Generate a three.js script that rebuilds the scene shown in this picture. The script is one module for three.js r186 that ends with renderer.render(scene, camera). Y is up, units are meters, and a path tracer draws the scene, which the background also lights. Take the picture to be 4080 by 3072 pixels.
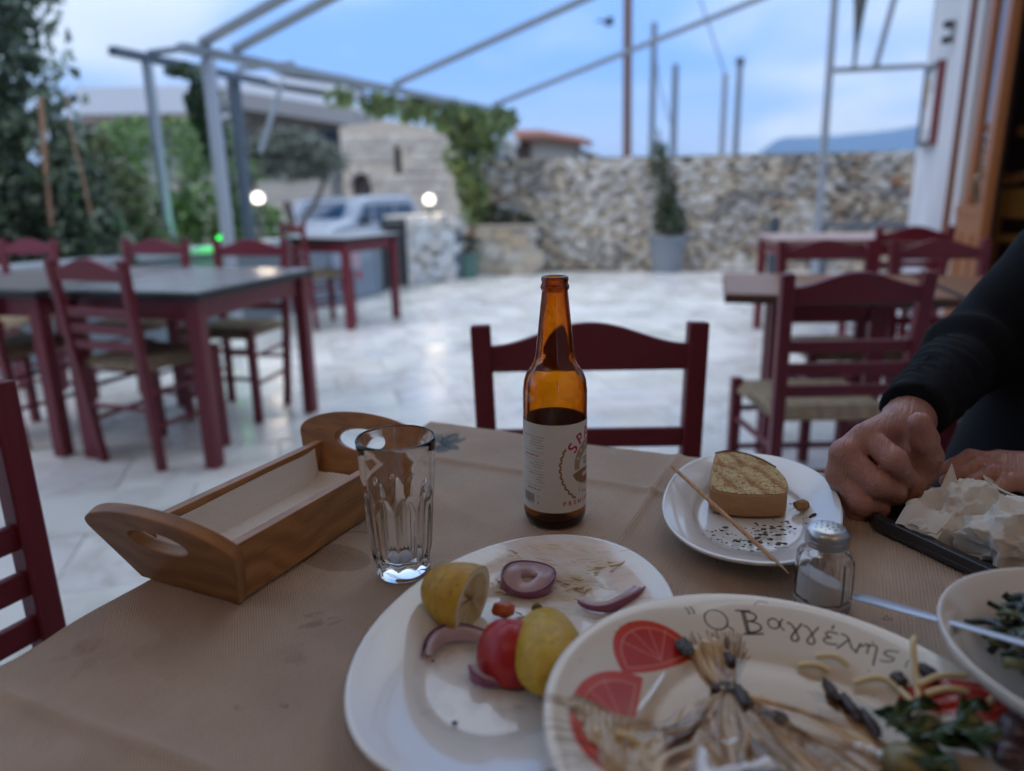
import * as THREE from 'three';
import { RoundedBoxGeometry } from 'three/addons/geometries/RoundedBoxGeometry.js';
import { mergeGeometries, mergeVertices, toCreasedNormals } from 'three/addons/utils/BufferGeometryUtils.js';

// ---------------------------------------------------------------- camera, sky, sun, exposure
const scene = new THREE.Scene();
const camera = new THREE.PerspectiveCamera(55, 1024 / 771, 0.03, 6000);
camera.position.set(0, 1.10, 0);
camera.rotation.set(-THREE.MathUtils.degToRad(14.875), 0, -THREE.MathUtils.degToRad(0.9), 'XYZ');
camera.focus = 0.74;
camera.userData.fStop = 2.6;
const renderer = new THREE.WebGLRenderer({ antialias: true });
renderer.setSize(1024, 771);
renderer.toneMapping = THREE.LinearToneMapping;
renderer.toneMappingExposure = 1.43;
renderer.shadowMap.enabled = true;
const SKY_GAIN = 1.15;
scene.fog = new THREE.FogExp2(new THREE.Color().setRGB(0.50, 0.70, 1.0), 0.00025);

function rng(seed) { let a = seed >>> 0; return () => { a = (a + 0x6D2B79F5) | 0; let t = Math.imul(a ^ (a >>> 15), 1 | a); t = (t + Math.imul(t ^ (t >>> 7), 61 | t)) ^ t; return ((t ^ (t >>> 14)) >>> 0) / 4294967296; }; }
const h3 = (x, y, z) => { let n = Math.imul(x, 374761393) + Math.imul(y, 668265263) + Math.imul(z, 1274126177); n = Math.imul(n ^ (n >>> 13), 1274126177); return ((n ^ (n >>> 16)) >>> 0) / 4294967296; };
const sm = (t) => t * t * (3 - 2 * t), mix = (a, b, t) => a + (b - a) * t, clamp = (x, a = 0, b = 1) => Math.min(b, Math.max(a, x));
const sstep = (a, b, x) => sm(clamp((x - a) / (b - a)));
function noise3(x, y, z, px = 0, py = 0) {            // value noise; px, py: period in cells when tiling
  const i = Math.floor(x), j = Math.floor(y), k = Math.floor(z), u = sm(x - i), v = sm(y - j), w = sm(z - k);
  const m = (n, p) => p ? ((n % p) + p) % p : n;
  const c = (a, b, d) => h3(m(i + a, px), m(j + b, py), k + d);
  return mix(mix(mix(c(0, 0, 0), c(1, 0, 0), u), mix(c(0, 1, 0), c(1, 1, 0), u), v), mix(mix(c(0, 0, 1), c(1, 0, 1), u), mix(c(0, 1, 1), c(1, 1, 1), u), v), w);
}
function fbm(x, y, z = 0, o = 4, px = 0, py = 0) { let s = 0, a = 0.5, f = 1; for (let i = 0; i < o; i++) { s += a * noise3(x * f, y * f, z + i * 7, px * f, py * f); a *= 0.5; f *= 2; } return s / (1 - a * 2 * 0.5 * 1); }

// sky: one computed equirectangular picture, pale horizon, blue gap ahead, soft cloud left and overhead
{
  const w = 1024, h = 512, d = new Float32Array(w * h * 4);
  for (let j = 0; j < h; j++) for (let i = 0; i < w; i++) {
    const el = (j + 0.5) / h * Math.PI - Math.PI / 2, ph = ((i + 0.5) / w - 0.5) * 2 * Math.PI;
    const dy = Math.sin(el), dx = Math.cos(ph) * Math.cos(el), dz = Math.sin(ph) * Math.cos(el);
    const az = Math.atan2(dx, -dz) * 180 / Math.PI, e = el * 180 / Math.PI;
    let c;
    if (e < -1) c = [0.16, 0.16, 0.15];
    else {
      const e0 = Math.max(e, 0), hor = [0.42, 0.545, 0.75], blu = [0.168, 0.355, 0.76], zen = [0.60, 0.74, 1.0];
      const t = sstep(0, 9, e0), t2 = sstep(14, 45, e0);
      c = hor.map((q, k) => mix(mix(q, blu[k], t * 0.92), zen[k], t2));
      const k = 2.2 / (dy + 0.22), n = fbm(dx * k + 3.1, dz * k * 0.8 + 9.7, 1.3, 5), n2 = fbm(dx * k * 0.45 + 20, dz * k * 0.45 + 4, 5.3, 3);
      let cover = mix(0.30, 0.62, sstep(16, 40, e0));                      // more cloud higher up
      cover += 0.55 * sstep(-14, -26, az) * sstep(-120, -60, az) * sstep(32, 14, e0);
      cover += 0.45 * sstep(8, 22, az) * sstep(100, 50, az);
      cover += 0.25 * sstep(4, 0, e0) * sstep(8, 20, az);
      const cl = clamp(sstep(0.62 - cover * 0.42, 0.92 - cover * 0.42, 0.6 * n + 0.4 * n2) * 0.95);
      const shade = 0.80 + 0.2 * sstep(0.3, 0.7, n2);
      const up = mix(1, 1.75, sstep(18, 50, e0)), cc = [0.66 * shade * up, 0.75 * shade * up, 0.85 * shade * up];
      c = c.map((q, m) => mix(q, cc[m], cl * 0.85));
    }
    const o = (j * w + i) * 4; d[o] = c[0] * SKY_GAIN; d[o + 1] = c[1] * SKY_GAIN; d[o + 2] = c[2] * SKY_GAIN; d[o + 3] = 1;
  }
  const t = new THREE.DataTexture(d, w, h, THREE.RGBAFormat, THREE.FloatType);
  t.mapping = THREE.EquirectangularReflectionMapping; t.magFilter = THREE.LinearFilter; t.minFilter = THREE.LinearFilter; t.wrapS = THREE.RepeatWrapping; t.needsUpdate = true;
  scene.background = t; scene.environment = t;
}
const sun = new THREE.DirectionalLight(0xfff0df, 0.6);
sun.position.set(-10, 14, 1); sun.target.position.set(0, 0, -6); sun.castShadow = true; sun.shadow.radius = 45;
sun.shadow.mapSize.set(2048, 2048); Object.assign(sun.shadow.camera, { left: -20, right: 20, top: 20, bottom: -20, near: 1, far: 60 });
scene.add(sun, sun.target);

// ---------------------------------------------------------------- helpers
const used = {};
const numbered = (n) => { const k = used[n] = (used[n] ?? -1) + 1; return k ? n + '_' + String(k).padStart(3, '0') : n; };
const V = (x, y, z) => new THREE.Vector3(x, y, z);
function part(name, geo, mat, parent, label) { const m = new THREE.Mesh(geo, mat); m.name = name; m.castShadow = m.receiveShadow = true; if (label) m.userData.label = label; parent.add(m); return m; }
function tag(o, label, category, group) { o.userData.label = label; o.userData.category = category; if (group) o.userData.group = group; return o; }
function thing(name, label, category, p = [0, 0, 0], yaw = 0, group) { const g = new THREE.Group(); g.name = numbered(name); g.position.set(...p); g.rotation.y = yaw; scene.add(g); return tag(g, label, category, group); }
function solo(name, geo, mat, label, category, group) { return tag(part(numbered(name), geo, mat, scene), label, category, group); }
function struct(name, geo, mat, parent = scene) { const m = part(numbered(name), geo, mat, parent); if (parent === scene) m.userData.kind = 'structure'; return m; }
function copyOf(o, p, yaw, label, group) { const c = o.clone(); c.name = numbered(o.name.replace(/_\d{3}$/, '')); c.userData = { ...o.userData }; c.position.set(...p); c.rotation.y = yaw; if (label) c.userData.label = label; if (group) c.userData.group = group; scene.add(c); return c; }
function plain(g) { g = g.index ? g.toNonIndexed() : g; for (const k of Object.keys(g.attributes)) if (!['position', 'normal', 'uv', 'color'].includes(k)) g.deleteAttribute(k); return g; }
function mg(list) { return mergeGeometries(list.map(plain), false); }
const box = (w, h, d, x = 0, y = 0, z = 0, r = 0) => { const g = r ? new RoundedBoxGeometry(w, h, d, 1, r) : new THREE.BoxGeometry(w, h, d); g.translate(x, y, z); return g; };
function bar(p, q, w, d, r = 0.003, up = V(0, 0, 1)) {            // a squared bar from p to q
  const a = V(...p), b = V(...q), y = b.clone().sub(a), L = y.length(); y.normalize();
  const x = up.clone().cross(y).normalize().negate(), z = x.clone().cross(y);
  const g = r ? new RoundedBoxGeometry(w, L, d, 1, r) : new THREE.BoxGeometry(w, L, d);
  g.applyMatrix4(new THREE.Matrix4().makeBasis(x, y, z).setPosition(a.add(b).multiplyScalar(0.5))); return g;
}
function rod(p, q, r, r2 = r, n = 10) { const a = V(...p), b = V(...q), g = new THREE.CylinderGeometry(r2, r, a.distanceTo(b), n, 1); g.applyQuaternion(new THREE.Quaternion().setFromUnitVectors(V(0, 1, 0), b.clone().sub(a).normalize())); const c = a.add(b).multiplyScalar(0.5); g.translate(c.x, c.y, c.z); return g; }
function tube(pts, r, n = 24, m = 8) { return new THREE.TubeGeometry(new THREE.CatmullRomCurve3(pts.map((p) => V(...p))), n, r, m, false); }
const lathe = (pts, n = 48) => new THREE.LatheGeometry(pts.map((p) => new THREE.Vector2(p[0], p[1])), n, -Math.PI, 2 * Math.PI);
function smooth(g, tol = 1e-5) { g = g.clone(); g.deleteAttribute('normal'); g.deleteAttribute('uv'); g = mergeVertices(g, tol); g.computeVertexNormals(); return g; }
function grid(nu, nv, fn, uvs = (u, v) => [u, v]) {               // a sheet from fn(u, v) -> [x, y, z]
  const pos = [], uv = [], idx = [];
  for (let j = 0; j <= nv; j++) for (let i = 0; i <= nu; i++) { pos.push(...fn(i / nu, j / nv)); uv.push(...uvs(i / nu, j / nv)); }
  for (let j = 0; j < nv; j++) for (let i = 0; i < nu; i++) { const a = j * (nu + 1) + i, b = a + 1, c = a + nu + 1, d = c + 1; idx.push(a, b, d, a, d, c); }
  const g = new THREE.BufferGeometry(); g.setAttribute('position', new THREE.Float32BufferAttribute(pos, 3)); g.setAttribute('uv', new THREE.Float32BufferAttribute(uv, 2)); g.setIndex(idx); g.computeVertexNormals(); return g;
}
function tex(w, h, fn, { srgb = false, rx = 1, ry = 1 } = {}) {    // fn(u, v) -> [r, g, b] linear (colour) or one value
  const d = new Uint8Array(w * h * 4), enc = (x) => srgb ? (x <= 0.0031308 ? 12.92 * x : 1.055 * Math.pow(x, 1 / 2.4) - 0.055) : x;
  for (let j = 0; j < h; j++) for (let i = 0; i < w; i++) { let c = fn((i + 0.5) / w, (j + 0.5) / h); if (typeof c === 'number') c = [c, c, c]; for (let k = 0; k < 3; k++) d[(j * w + i) * 4 + k] = Math.round(255 * clamp(enc(clamp(c[k])))); d[(j * w + i) * 4 + 3] = 255; }
  const t = new THREE.DataTexture(d, w, h); t.wrapS = t.wrapT = THREE.RepeatWrapping; t.magFilter = THREE.LinearFilter; t.repeat.set(rx, ry); if (srgb) t.colorSpace = THREE.SRGBColorSpace; t.needsUpdate = true; return t;
}
function rep(t, rx, ry) { const c = t.clone(); c.repeat.set(rx, ry); c.needsUpdate = true; return c; }
function canvasTex(w, h, draw) { const c = document.createElement('canvas'); c.width = w; c.height = h; draw(c.getContext('2d'), w, h); const t = new THREE.CanvasTexture(c); t.colorSpace = THREE.SRGBColorSpace; t.anisotropy = 8; return t; }
const lin = (r, g, b) => new THREE.Color().setRGB(r, g, b);
const M = (c, roughness = 0.7, o = {}) => new THREE.MeshStandardMaterial({ color: Array.isArray(c) ? lin(...c) : c, roughness, ...o });
const P = (c, roughness = 0.5, o = {}) => new THREE.MeshPhysicalMaterial({ color: Array.isArray(c) ? lin(...c) : c, roughness, side: THREE.DoubleSide, ...o });
const mixc = (a, b, t) => a.map((q, k) => mix(q, b[k], t));

// shared textures
const fineBump = tex(256, 256, (u, v) => fbm(u * 24, v * 24, 2, 4, 24, 24));
const grimeTex = tex(512, 512, (u, v) => { const a = 0.72 + 0.42 * (fbm(u * 5, v * 5, 8, 5, 5, 5) - 0.2); return [a, a, a]; }, { srgb: true });
const woodTex = tex(512, 512, (u, v) => {
  const wob = fbm(u * 3, v * 2, 4, 3, 3, 2), g = fbm(u * 3 + 0.3 * wob, v * 60 + wob * 6, 1, 4, 0, 60), ring = 0.5 + 0.5 * Math.sin((v * 14 + wob * 5) * 6.283);
  const fl = noise3(u * 26, v * 220, 6, 26, 220) > 0.83 ? 0.80 : 1;
  return mixc([0.21, 0.092, 0.030], [0.43, 0.215, 0.080], clamp(0.55 * g + 0.4 * ring)).map((q) => q * fl);
}, { srgb: true });
const marbleTex = tex(1024, 1024, (u, v) => {
  const w = fbm(u * 4, v * 4, 3, 5, 4, 4), a = fbm(u * 6 + 2 * w, v * 6, 7, 5, 0, 6), vein = Math.pow(1 - Math.abs(2 * fbm(u * 5 + w * 1.6, v * 5 + 4, 11, 5, 0, 5) - 1), 9);
  const base = mixc([0.62, 0.62, 0.605], [0.76, 0.755, 0.735], clamp(a * 1.25 - 0.12)); return mixc(base, [0.30, 0.26, 0.21], clamp(vein * 0.55 * w * 1.6));
}, { srgb: true });
const wetTex = tex(512, 512, (u, v) => { const a = fbm(u * 4, v * 4, 21, 5, 4, 4); return 0.24 + 0.30 * sstep(0.33, 0.52, a); });

// ---------------------------------------------------------------- ground, terrace, street
{
  const g = new THREE.PlaneGeometry(9000, 9000); g.rotateX(-Math.PI / 2); g.translate(0, -0.66, -1500);
  struct('ground', g, M([0.16, 0.14, 0.10], 0.95));
  const road = grid(20, 8, (u, v) => [mix(-26, 6, u), -0.62 + 0.01 * Math.sin(u * 9), mix(-11.2, -19.5, v) + u * 1.2]);
  struct('road', road, M([0.20, 0.19, 0.175], 0.9, { bumpMap: rep(fineBump, 30, 10), bumpScale: 0.006 }));
  // terrace: mortar bed and pale stone tiles with a wet sheen
  const bed = struct('terrace_floor', box(13, 0.5, 16, 1.5, -0.262, -4), M([0.46, 0.45, 0.43], 0.8));
  const tileMat = [];
  for (let k = 0; k < 5; k++) { const c = 0.92 + 0.045 * k; const m = new THREE.MeshPhysicalMaterial({ color: lin(c, c * (1 - 0.012 * (k % 3)), c * (0.985 - 0.02 * (k % 2))), roughness: 1, map: marbleTex, roughnessMap: wetTex, bumpMap: fineBump, bumpScale: 0.0005 }); tileMat.push(m); }
  const variants = [], tw = 0.60, td = 0.40, r = rng(5), C = Math.cos(-0.26), S = Math.sin(-0.26);
  for (let k = 0; k < 10; k++) {
    const g = new RoundedBoxGeometry(tw - 0.004, 0.02, td - 0.004, 1, 0.0025), p = g.attributes.position, uv = new Float32Array(p.count * 2), ox = r(), oz = r();
    for (let i = 0; i < p.count; i++) { uv[2 * i] = ox + p.getX(i) / 1.7; uv[2 * i + 1] = oz + p.getZ(i) / 1.7; }
    g.setAttribute('uv', new THREE.BufferAttribute(uv, 2)); variants.push(g);
  }
  const spots = [];
  for (let a = -12; a < 16; a++) for (let b = -32; b < 6; b++) {
    const lx = (a + (b & 1) * 0.5) * tw, lz = b * td, x = lx * C - lz * S + 0.1, z = lx * S + lz * C;
    if (x < -4.9 || x > 7.9 || z < -11.2 || z > 3.6) continue;
    const line = -2.45 + (-5.9 - z) * 0.443;                        // stays inside the parapet line
    if (z < -4 && x < line - 0.3) continue;
    if (z < -10.55 + (x + 0.5) * 0.149) continue;
    const fz = 1.1 * 0.2566 - z * 0.9665, px = x / fz, seen = z < -0.35 && Math.abs(px) < 0.72;
    spots.push({ x, z, k: Math.floor(r() * 10), m: Math.floor(r() * 5), seen: seen ? fz : 1e3, dy: (r() - 0.5) * 0.0016, t: (r() - 0.5) * 0.0024, f: r() < 0.5 });
  }
  spots.sort((p, q) => p.seen - q.seen);
  const rest = [];
  spots.forEach((s, i) => {
    const e = new THREE.Euler(s.t, 0.26 + (s.f ? Math.PI : 0), s.t * 0.7);
    if (i < 300) { const m = part('floor_tile', variants[s.k], tileMat[s.m], bed); m.position.set(s.x, s.dy - 0.01, s.z); m.rotation.copy(e); }
    else rest.push(plain(variants[s.k].clone()).applyMatrix4(new THREE.Matrix4().makeRotationFromEuler(e).setPosition(s.x, s.dy - 0.01, s.z)));
  });
  if (rest.length) part('floor_tiles', mergeGeometries(rest), tileMat[2], bed).userData.kind = 'stuff';
}

// ---------------------------------------------------------------- rubble stones
const stoneGeo = [];
{ const r = rng(77); for (let k = 0; k < 8; k++) {
  const g = smooth(new THREE.IcosahedronGeometry(1, 2)), p = g.attributes.position, q = 0.55 + 0.25 * r();
  for (let i = 0; i < p.count; i++) { const v = [p.getX(i), p.getY(i), p.getZ(i)], n = 1 + 0.36 * (fbm(v[0] * 1.3 + k * 9, v[1] * 1.3, v[2] * 1.3 + 5, 3) - 0.5); const w = v.map((c) => Math.sign(c) * Math.pow(Math.abs(c), q) * n); p.setXYZ(i, ...w); }
  g.computeVertexNormals(); stoneGeo.push(g);
} }
const stoneTones = [[0.44, 0.415, 0.38], [0.52, 0.49, 0.44], [0.37, 0.35, 0.32], [0.46, 0.37, 0.27], [0.31, 0.24, 0.175], [0.40, 0.20, 0.12], [0.60, 0.57, 0.52], [0.22, 0.205, 0.19], [0.53, 0.46, 0.36]];
const stoneMats = stoneTones.map((c) => M(c, 0.9, { bumpMap: fineBump, bumpScale: 0.006 }));
const whiteStone = [[0.62, 0.63, 0.64], [0.68, 0.68, 0.67], [0.55, 0.56, 0.58], [0.60, 0.57, 0.52]].map((c) => M(c, 0.85, { bumpMap: fineBump, bumpScale: 0.005 }));
function rubble(parent, L, H, seed, { rMin = 0.05, rMax = 0.12, depth = 0.075, mats = stoneMats, pick, z = 0.0, limit = 300, flat = 0.78, gap = 0.93 } = {}) {   // irregular stones packed over the face z = 0 of a wall that runs along +x
  const r = rng(seed), out = [];
  for (let k = 0; k < 12000; k++) {                                  // large stones first, smaller ones into the gaps
    const rad = mix(rMax, rMin, Math.min(1, k / 8000)) * (0.85 + 0.3 * r()), x = r() * L, y = rad * flat * 0.8 + r() * Math.max(0.001, H - rad * flat * 1.3);
    let ok = true; for (const o of out) { const dx = (o[0] - x), dy = (o[1] - y) / flat; if (dx * dx + dy * dy < Math.pow((o[2] + rad) * gap, 2)) { ok = false; break; } }
    if (ok) out.push([x, y, rad, r(), r(), r()]);
  }
  const rest = []; out.sort((p, q) => q[2] - p[2]);
  out.forEach(([x, y, rad, a, b, c], i) => {
    const g = stoneGeo[Math.floor(a * 8)], m = mats[pick ? pick(x, y, b) : Math.floor(b * mats.length)];
    const e = new THREE.Euler((a - 0.5) * 0.3, (c - 0.5) * 0.3, (c - 0.5) * 1.0), s = V(rad * (0.98 + 0.25 * c), rad * flat * (0.95 + 0.25 * a), depth * (0.7 + 0.5 * b)), pos = V(x, y, z);
    if (i < limit) { const o = part('stone', g, m, parent); o.position.copy(pos); o.rotation.copy(e); o.scale.copy(s); }
    else rest.push(plain(g.clone()).applyMatrix4(new THREE.Matrix4().compose(pos, new THREE.Quaternion().setFromEuler(e), s)));
  });
  if (rest.length) part('small_stones', mergeGeometries(rest), mats[Math.min(8, mats.length - 1)], parent).userData.kind = 'stuff';
}
const mortar = M([0.27, 0.23, 0.18], 0.95, { bumpMap: fineBump, bumpScale: 0.01 });
{ // back wall of the terrace
  const L = 6.3, w = thing('stone_wall', 'long rubble stone wall closing the back of the terrace', 'wall', [-0.55, 0, -10.44], -Math.atan2(0.149, 1));
  part('mortar_core', box(L, 1.44, 0.40, L / 2, 0.70, -0.22), mortar, w);
  const pick = (x, y, b) => { const n = fbm(x * 1.1, y * 1.4, 4, 2); if (b < 0.014) return 5; if (n < 0.40) return b < 0.4 ? 7 : b < 0.6 ? 4 : b < 0.8 ? 2 : 0; if (n > 0.54) return b < 0.4 ? 6 : b < 0.7 ? 1 : 0; return [6, 1, 0, 8, 2, 3, 1, 8, 6, 0, 4, 2][Math.floor(b * 12)]; };
  rubble(w, L, 1.45, 29, { pick, rMin: 0.034, rMax: 0.092, flat: 0.66, depth: 0.055, gap: 0.90 });
  part('coping', box(L, 0.05, 0.44, L / 2, 1.455, -0.20, 0.012), mortar, w);
}
{ // pier of whitewashed stones beside the gate
  const L = 0.76, w = thing('stone_pier', 'short white stone pier carrying a globe lamp by the black gate', 'pier', [-1.25, 0, -8.83], Math.atan2(0.53, 0.54));
  part('mortar_core', box(L, 0.76, 0.30, L / 2, 0.38, -0.17), M([0.40, 0.37, 0.33], 0.9), w);
  rubble(w, L, 0.76, 31, { rMin: 0.045, rMax: 0.12, mats: whiteStone, depth: 0.06 });
  part('edge_plate', box(0.13, 0.78, 0.34, L + 0.055, 0.39, -0.15, 0.004), M([0.13, 0.16, 0.20], 0.5), w);
  part('capping', box(L + 0.04, 0.04, 0.36, L / 2, 0.795, -0.15, 0.008), M([0.62, 0.60, 0.56], 0.8), w);
}
{ // planter in the wall corner
  const w = thing('planter_box', 'low stone planter with dark plants in the corner before the wall', 'planter', [-0.42, 0, -9.86], -0.1);
  part('wall', box(0.74, 0.60, 0.46, 0.37, 0.30, -0.20, 0.01), M([0.44, 0.40, 0.34], 0.9, { map: grimeTex, bumpMap: fineBump, bumpScale: 0.01 }), w);
  rubble(w, 0.72, 0.58, 8, { rMin: 0.06, rMax: 0.13, depth: 0.035, mats: [stoneMats[8], stoneMats[3], stoneMats[1], stoneMats[0]], z: 0.02 });
  part('coping', box(0.80, 0.045, 0.52, 0.37, 0.624, -0.20, 0.01), M([0.46, 0.40, 0.33], 0.85), w);
}

// ---------------------------------------------------------------- foliage
function leaves(n, seed, at, size, tone = (r) => [0.05 + 0.05 * r, 0.10 + 0.07 * r, 0.03], long = 1.7) {     // leaf clumps: at(r) -> [x, y, z] inside the crown
  const r = rng(seed), pos = [], col = [], idx = []; const q = new THREE.Quaternion(), e = new THREE.Euler(), v = V(0, 0, 0);
  for (let i = 0; i < n; i++) {
    const c = at(r); if (!c) continue; const s = size * (0.6 + 0.8 * r()); e.set(r() * 6.28, r() * 6.28, r() * 6.28); q.setFromEuler(e);
    const base = pos.length / 3, fold = 0.25 + 0.2 * r();
    for (const [x, y, z] of [[0, -long / 2, 0], [-0.5, 0, fold], [0, long / 2, 0.1], [0.5, 0, fold], [0, 0, 0]]) { v.set(x * s, y * s, z * s).applyQuaternion(q); pos.push(c[0] + v.x, c[1] + v.y, c[2] + v.z); }
    const t = tone(r(), c, r()); for (let k = 0; k < 5; k++) col.push(...t);
    idx.push(base, base + 4, base + 1, base + 1, base + 4, base + 2, base + 2, base + 4, base + 3, base + 3, base + 4, base);
  }
  const g = new THREE.BufferGeometry(); g.setAttribute('position', new THREE.Float32BufferAttribute(pos, 3)); g.setAttribute('color', new THREE.Float32BufferAttribute(col, 3)); g.setIndex(idx); g.computeVertexNormals(); return g;
}
const leafMat = P([1, 1, 1], 0.55, { vertexColors: true, transmission: 0.45, thickness: 0 });
const waxyMat = P([1, 1, 1], 0.32, { vertexColors: true, transmission: 0.35, thickness: 0 });
const bark = M([0.16, 0.115, 0.08], 0.9, { bumpMap: fineBump, bumpScale: 0.01 });
const inBlob = (r, b) => { let x, y, z; do { x = r() * 2 - 1; y = r() * 2 - 1; z = r() * 2 - 1; } while (x * x + y * y + z * z > 1); return [b[0] + x * b[3], b[1] + y * b[4], b[2] + z * b[5]]; };
const inBlobs = (blobs) => { const w = blobs.map((b) => b[3] * b[4] * b[5]), W = w.reduce((a, c) => a + c); return (r) => { let t = r() * W, k = 0; while (t > w[k] && k < w.length - 1) t -= w[k++]; return inBlob(r, blobs[k]); }; };
function crown(part_, n, seed, blobs, size, tone, mat = leafMat, long) { const at = inBlobs(blobs); const m = part('crown', leaves(n, seed, (r) => { const p = at(r); return fbm(p[0] * 2.2, p[1] * 2.2, p[2] * 2.2, 2) > 0.36 ? p : (r() < 0.12 ? p : null); }, size, tone, long), mat, part_); m.userData.kind = 'stuff'; return m; }
{ // the big evergreen at the left edge
  const t = thing('evergreen_tree', 'tall dark evergreen tree filling the left edge behind the tables', 'tree', [-3.6, 0, -5.6]);
  const k = mergeGeometries([tube([[0, 0, 0], [0.05, 0.8, 0.02], [-0.1, 1.8, 0], [-0.2, 3.2, 0.1]], 0.07), tube([[0.1, 0, -0.2], [0.25, 0.9, -0.25], [0.2, 1.9, -0.2]], 0.035), tube([[-0.3, 0, -0.1], [-0.5, 1.2, -0.1], [-0.35, 2.6, 0.0]], 0.03)].map(plain));
  part('trunk', k, bark, t);
  crown(t, 36000, 4, [[-0.4, 2.5, 0, 0.62, 0.9, 0.55], [0.05, 2.65, 0.05, 0.42, 0.45, 0.4], [0.05, 2.1, 0.1, 0.45, 0.40, 0.4], [-0.6, 1.5, 0.1, 0.8, 0.8, 0.5], [-1.2, 2.2, 0.1, 0.7, 1.2, 0.5], [0.1, 1.15, 0.15, 0.62, 0.62, 0.5], [0.40, 0.7, 0.2, 0.55, 0.42, 0.4], [-0.6, 0.6, 0.2, 1.2, 0.5, 0.5], [-0.9, 3.3, 0, 0.6, 0.6, 0.5], [-0.1, 3.15, 0, 0.42, 0.4, 0.35], [0.35, 1.75, 0.05, 0.26, 0.4, 0.3], [0.18, 2.35, 0.0, 0.32, 0.5, 0.3], [0.1, 2.95, 0, 0.40, 0.4, 0.35], [-0.5, 2.0, 0.35, 0.6, 0.9, 0.3], [-0.2, 2.9, 0.3, 0.5, 0.5, 0.3], [-0.1, 1.2, 0.4, 0.8, 0.6, 0.25], [0.28, 2.95, 0, 0.34, 0.45, 0.25], [0.33, 2.45, 0.05, 0.26, 0.4, 0.25], [0.42, 2.0, 0.05, 0.2, 0.3, 0.2]], 0.056,
    (r, c, s) => mixc([0.045, 0.08, 0.05], [0.24, 0.31, 0.19], Math.pow(r, 1.3)), waxyMat, 1.9);
  const cane = M([0.36, 0.20, 0.12], 0.7);
  part('cane', tube([[0.52, 0.9, 0.50], [0.55, 1.3, 0.50], [0.58, 1.72, 0.48]], 0.015), cane, t);
  part('cane', tube([[0.80, 0.95, 0.5], [0.76, 1.2, 0.46], [0.70, 1.55, 0.40], [0.66, 1.8, 0.3]], 0.006), cane, t);
}
{ // shrub reaching right from the tree
  const t = thing('garden_shrub', 'loose olive green shrub beside the tall evergreen tree', 'shrub', [-3.32, 0, -6.2]);
  part('stem', mergeGeometries([tube([[0, 0, 0], [0.1, 0.5, 0], [0.2, 1.0, 0.1]], 0.018), tube([[0, 0, 0], [-0.1, 0.6, 0], [-0.15, 1.2, 0.1]], 0.018)].map(plain)), bark, t);
  crown(t, 2600, 9, [[0.0, 1.0, 0, 0.42, 0.45, 0.3], [-0.1, 1.35, 0.0, 0.32, 0.32, 0.3], [0.25, 0.65, 0.1, 0.42, 0.35, 0.3]], 0.05, (r) => mixc([0.10, 0.135, 0.06], [0.30, 0.33, 0.15], r));
}
{ // lit young green plants behind the parapet, under the green spotlight
  const t = thing('green_bush', 'bright green leafy bush behind the grey parapet', 'bush', [-3.3, 0, -8.4]);
  part('stem', tube([[0, -0.6, 0], [0, 0.5, 0], [0.1, 1.0, 0]], 0.03), bark, t);
  crown(t, 2300, 15, [[0, 0.85, 0, 0.55, 0.35, 0.3], [0.5, 0.70, 0.1, 0.45, 0.3, 0.3], [-0.6, 0.8, 0, 0.5, 0.4, 0.3]], 0.055, (r) => mixc([0.06, 0.14, 0.03], [0.17, 0.34, 0.07], r));
}
{
  const t = thing('garden_tree', 'light green tree growing in front of the villa wall', 'tree', [-4.3, -0.6, -10.2]);
  part('trunk', mergeGeometries([tube([[0, 0, 0], [0.1, 0.9, 0], [0.0, 1.8, 0.1]], 0.06), tube([[0.05, 0.7, 0], [0.5, 1.4, 0], [0.8, 2.0, 0]], 0.035)].map(plain)), bark, t);
  crown(t, 2600, 22, [[-0.5, 2.35, 0, 0.6, 0.35, 0.5], [0.2, 2.3, 0.1, 0.6, 0.4, 0.5], [0.6, 1.95, 0, 0.5, 0.3, 0.4], [-0.3, 1.9, 0, 0.7, 0.3, 0.5]], 0.075, (r) => mixc([0.11, 0.21, 0.06], [0.34, 0.50, 0.18], r));
}
{
  const t = thing('olive_tree', 'pale grey green olive tree before the villa recess', 'tree', [-4.7, -0.6, -16.2]);
  part('trunk', mergeGeometries([tube([[0, 0, 0], [0.1, 0.8, 0], [0.0, 1.5, 0.1]], 0.09), tube([[0.05, 0.8, 0], [-0.6, 1.6, 0], [-0.8, 2.2, 0]], 0.05), tube([[0.05, 0.8, 0], [0.6, 1.5, 0], [0.9, 2.1, 0]], 0.05)].map(plain)), bark, t);
  crown(t, 5000, 33, [[-0.9, 2.45, 0, 0.8, 0.4, 0.6], [0.1, 2.6, 0, 0.8, 0.4, 0.6], [0.9, 2.3, 0, 0.5, 0.4, 0.6], [0, 2.15, 0.1, 1.2, 0.25, 0.6]], 0.08, (r) => mixc([0.17, 0.19, 0.13], [0.38, 0.40, 0.31], r), leafMat, 2.6);
}

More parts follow.
